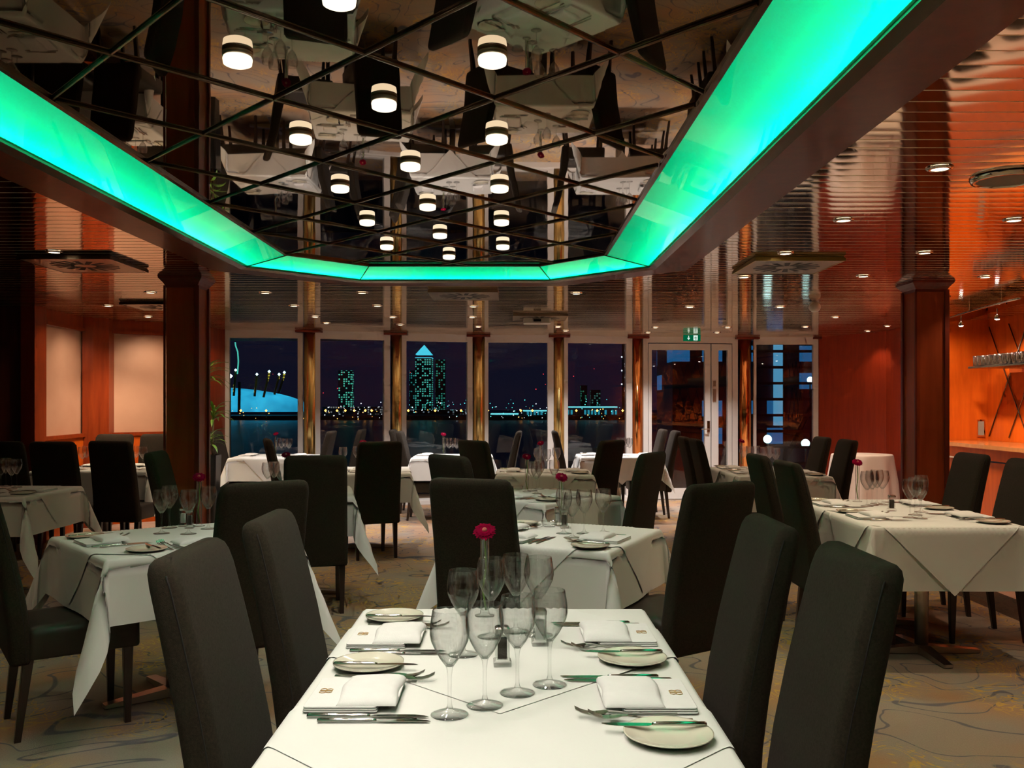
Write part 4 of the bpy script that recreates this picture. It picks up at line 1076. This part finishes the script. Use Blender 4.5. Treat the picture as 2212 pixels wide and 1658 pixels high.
for (nm, x0, x1, yt, yb, dens, col, st, lab) in (
    ('office_tower', 733, 762, 800, 890, .55, (.12,.85,.62), .55, 'slim tower with teal lit windows seen through the second window'),
    ('office_tower', 899, 934, 774, 892, .55, (.10,.75,.62), .55, 'tall tower with a glowing pyramid top seen through the third window'),
    ('office_tower', 941, 962, 777, 892, .5, (.05,.5,.38), .4, 'green lit tower right beside the pyramid tower'),
    ('office_tower', 885, 897, 800, 892, .4, (.05,.5,.5), .35, 'narrow dim tower left of the pyramid tower'),
    ('office_tower', 1254, 1268, 832, 892, .4, (.05,.5,.3), .3, 'small dark tower with green windows seen through the fifth window'),
    ('office_tower', 1275, 1296, 842, 892, .4, (.10,.4,.35), .3, 'low dark tower right of the small green one, fifth window'),
    ('office_block', 700, 826, 878, 898, .35, (.5,.55,.55), .3, 'low long block with scattered lights below the teal tower'),
    ('office_block', 880, 1010, 884, 898, .3, (.35,.5,.6), .3, 'low long block below the pyramid tower')):
    e = empty(nm, (ox((x0+x1)/2), 330, oz(yb))); tag(e, lab, 'building')
    Y_ = 338 if nm == 'office_block' else 350
    k_ = Y_/D_; w_ = (x1-x0)*S_*k_/2; h_ = (yb-yt)*S_*k_
    e.location = (ox((x0+x1)/2)*k_, Y_, H + (HY-yb)*S_*k_)
    MB().box(-w_, -min(w_, 3), 0, w_, min(w_, 3), h_).build('tower_body', lit_windows('lit_office', (.006,.008,.012), col, dens, .9, .85, st), e)
    if x0 == 899:
        MB().box(-w_*1.02, -w_*1.02, h_, w_*1.02, w_*1.02, h_+.3).add([(-w_, -w_, h_+1.4), (w_, -w_, h_+1.4), (w_, w_, h_+1.4), (-w_, w_, h_+1.4), (0, 0, h_+5.2)], [(0, 1, 4), (1, 2, 4), (2, 3, 4), (3, 0, 4), (3, 2, 1, 0)]).build('pyramid_roof', emis('pyramid_glow', (.08,.75,1), .9), e)
def hall(x0, x1, yt, yb, col, st, lab):
    w_ = (x1-x0)*S_/2; h_ = (yb-yt)*S_
    e = empty('waterside_hall', (ox((x0+x1)/2), 298, oz(yb))); tag(e, lab, 'building')
    MB().box(-w_, 0, 0, w_, 8, h_).build('facade', lit_windows('hall_glow', (.01,.05,.08), col, .8, 1.1, 2.6, st), e)
    MB().box(-w_, -.3, h_-.3, w_, 8, h_+.1).build('roof_edge', emis('edge_glow', (.2,.9,1), .9), e)
hall(1228, 1332, 878, 902, (.02,.35,.5), .7, 'cyan lit waterside hall seen through the fifth window')
hall(1130, 1184, 886, 903, (.03,.35,.5), .6, 'cyan lit low hall seen through the fourth window')
hall(1060, 1120, 893, 903, (.05,.5,.5), .4, 'faint teal lit shed left of the cyan hall, fourth window')
def mk_quay_lamp():
    e = empty('quay_lamp')
    MB().tube([(0, 0, 0), (0, 0, 3.0)], .09, 6).build('post', qb, e)
    MB().lathe([(.02, 2.6), (.42, 3.0), (.02, 3.4)], seg=10).build('lantern', emis('sodium', (1,.42,.08), 5), e)
    return e
for i, px in enumerate((703, 728, 746, 765, 789, 803, 882, 940, 996, 1054, 1125, 1150, 1245, 1290, 1345, 520, 575)):
    w_ = 'left' if px < 870 else 'middle' if px < 1060 else 'right'
    place('quay_lamp', mk_quay_lamp, (ox(px)*291/D_, 291, ZR+.01), 0, f'small orange quay lamp across the water, {w_} windows', 'street lamp', f'orange quay lamps behind the {w_} windows')
def sparkle(name, n, x0, x1, y0, y1, size, mat, label):
    m = MB()
    for k in range(n):
        px, py = random.uniform(x0, x1), random.uniform(y0, y1); d = 289.0
        x, z = (px-CX)/F*d, H + (HY-py)/F*d; q_ = size*random.uniform(.6, 1.3)
        m.add([(x-q_, d, z), (x, d-q_, z), (x+q_, d, z), (x, d+q_, z), (x, d, z+q_), (x, d, z-q_)], [(0, 1, 4), (1, 2, 4), (2, 3, 4), (3, 0, 4), (1, 0, 5), (2, 1, 5), (3, 2, 5), (0, 3, 5)])
    o = m.build(name, mat); tag(o, label, 'city lights'); o['kind'] = 'stuff'
sparkle('city_lights', 70, 700, 1190, 868, 903, .16, emis('tiny_white', (.75,.85,1), 2.5), 'scattered tiny white lights along the far bank, second to fourth window')
sparkle('city_lights', 60, 880, 1340, 862, 902, .15, emis('tiny_teal', (.1,.85,.8), 2.2), 'scattered tiny teal lights along the far bank, third to fifth window')
sparkle('city_lights', 45, 500, 1340, 880, 905, .17, emis('tiny_amber', (1,.5,.12), 2.5), 'scattered tiny amber lights along the far bank in all windows')
sparkle('city_lights', 14, 560, 1290, 790, 850, .16, emis('tiny_red', (1,.04,.06), 2.0), 'tiny red warning lights above the far bank')
e = empty('crane', (ox(530), 292, oz(892))); tag(e, 'dark crane with teal glowing curved arm in front of the blue dome', 'crane')
MB().tube([(.3, 0, 0), (.45, 0, 10.0)], .45, 6).build('tower', qb, e)
MB().tube([(-.2, 0, 12.5), (.1, 0, 16.5), (-.1, 0, 19.5), (-.8, 0, 21.5), (-.9, 0, 22.6)], .22, 6).build('lit_arm', emis('teal_arm', (.1,.75,.6), .8), e)
for px_, yt_, lb in ((1340, 742, 'dark crane mast with white lights at the right of the fifth window'), (1352, 760, 'second dark crane mast beside the first, fifth window')):
    e = empty('harbour_mast', (ox(px_), 292, oz(900))); tag(e, lb, 'mast'); hh = (900-yt_)*S_
    MB().tube([(0, 0, 0), (0, 0, hh)], .5, 6).build('mast_post', qb, e)
    m = MB()
    for k in range(7): m.lathe([(.01, -.3), (.28, 0), (.01, .3)], (.55*(-1)**k, -.5, hh*(.35+.09*k)), 6)
    m.build('mast_lights', emis('mast_white', (.8,.9,1), 1.6), e)
# blue building and stair outside the right window
bb = empty('blue_glass_block', ((1700-CX)/F*37, 37, -4)); tag(bb, 'blue lit glass building behind dark stair bars outside the right window', 'building')
MB().box(-4.6, 0, 0, 3.2, 4, 12).build('facade', lit_windows('blue_facade', (.004,.008,.02), (.02,.16,.42), .45, 1.3, 1.1, .5), bb)
MB().box(-.55, -.2, 4.5, -.1, 0, 12).build('lit_stripe', emis('lit_stripe', (.12,.45,.75), .6), bb)
st = empty('fire_escape', ((1700-CX)/F*19, 19, -.35)); tag(st, 'dark steel stair with horizontal bars outside the right window', 'stairs')
m = MB()
for k in range(9): m.box(-1.1, 0, .15+k*.33, 1.2, .06, .15+k*.33+.055)
m.build('crossbar', qb, st)
MB().box(-.05, .05, 0, .02, .12, 3.4).box(-1.15, 0, 0, -1.09, .1, 3.4).box(1.15, 0, 0, 1.21, .1, 3.4).build('upright', qb, st)
MB().tube([(-.2, .2, .1), (1.3, .2, 3.2)], .05, 6).build('stringer', qb, st)
for px, py, d, lab in ((1658, 948, 22, 'round cool white lamp outside the right window, left one'), (1740, 957, 22, 'round cool white lamp outside the right window, right one'), (1750, 820, 30, 'high cool white lamp outside the right window')):
    z = H + (HY-py)*d/F; hh = z + .35
    e = empty('terrace_lamp', ((px-CX)/F*d, d, -.35)); tag(e, lab, 'lamp', 'terrace lamps')
    MB().tube([(0, 0, 0), (0, 0, hh-.05)], .025, 6).build('post', qb, e)
    MB().lathe([(.01, hh-.10)] + [(.10*sin(pi*k/8), hh-.10*cos(pi*k/8)) for k in range(1, 8)] + [(.01, hh+.10)], seg=14).build('globe', emis('cool_globe', (.55,1,.98), 4), e)
x_, d_ = (497-CX)/F*60, 60
fl = empty('floodlight', (x_, d_, ZR)); tag(fl, 'bright cyan white floodlight at the left edge of the left window', 'lamp')
z_ = H + (HY-812)*d_/F - ZR
MB().tube([(0, 0, 0), (0, 0, z_-.1)], .06, 6).build('post', qb, fl); MB().lathe([(.01, z_-.16), (.16, z_), (.01, z_+.16)], seg=12).build('lamp_head', emis('flood', (.5,.95,1), 14), fl)

# ------------------------------------------------------------ WORLD, CAMERA, VIEW
w = bpy.data.worlds.new('night'); scene.world = w; w.use_nodes = True
nt = w.node_tree; nt.nodes.clear()
out = nt.nodes.new('ShaderNodeOutputWorld'); bg = nt.nodes.new('ShaderNodeBackground')
tc = nt.nodes.new('ShaderNodeTexCoord'); sp = nt.nodes.new('ShaderNodeSeparateXYZ'); rmp = nt.nodes.new('ShaderNodeValToRGB')
nt.links.new(tc.outputs['Generated'], sp.inputs[0]); nt.links.new(sp.outputs[2], rmp.inputs[0]); nt.links.new(rmp.outputs[0], bg.inputs[0]); nt.links.new(bg.outputs[0], out.inputs[0])
rmp.color_ramp.elements[0].color = (.007,.007,.018,1); rmp.color_ramp.elements[1].color = (.003,.006,.022,1); rmp.color_ramp.elements[1].position = .2
bg.inputs[1].default_value = .8

cam = bpy.data.cameras.new('camera'); co = bpy.data.objects.new('camera', cam); COL.objects.link(co)
co.location = (0, 0, H); co.rotation_euler = (pi/2, 0, 0)
cam.sensor_width = 36; cam.lens = F/2212*36; cam.shift_y = (HY-829)/2212; cam.shift_x = -(CX-1106)/2212
cam.clip_start = .05; cam.clip_end = 1500
scene.camera = co
vs = scene.view_settings; vs.view_transform = 'Standard'; vs.look = 'None'; vs.gamma = 1; vs.use_curve_mapping = False; vs.exposure = 0
cy = scene.cycles
cy.max_bounces = 7; cy.diffuse_bounces = 2; cy.glossy_bounces = 4; cy.transmission_bounces = 6; cy.transparent_max_bounces = 10
cy.use_adaptive_sampling = True; cy.adaptive_threshold = .12; cy.adaptive_min_samples = 12
cy.sample_clamp_indirect = 3; cy.caustics_reflective = True; cy.caustics_refractive = True; cy.blur_glossy = 1.0
cy.use_denoising = True; cy.use_light_tree = True
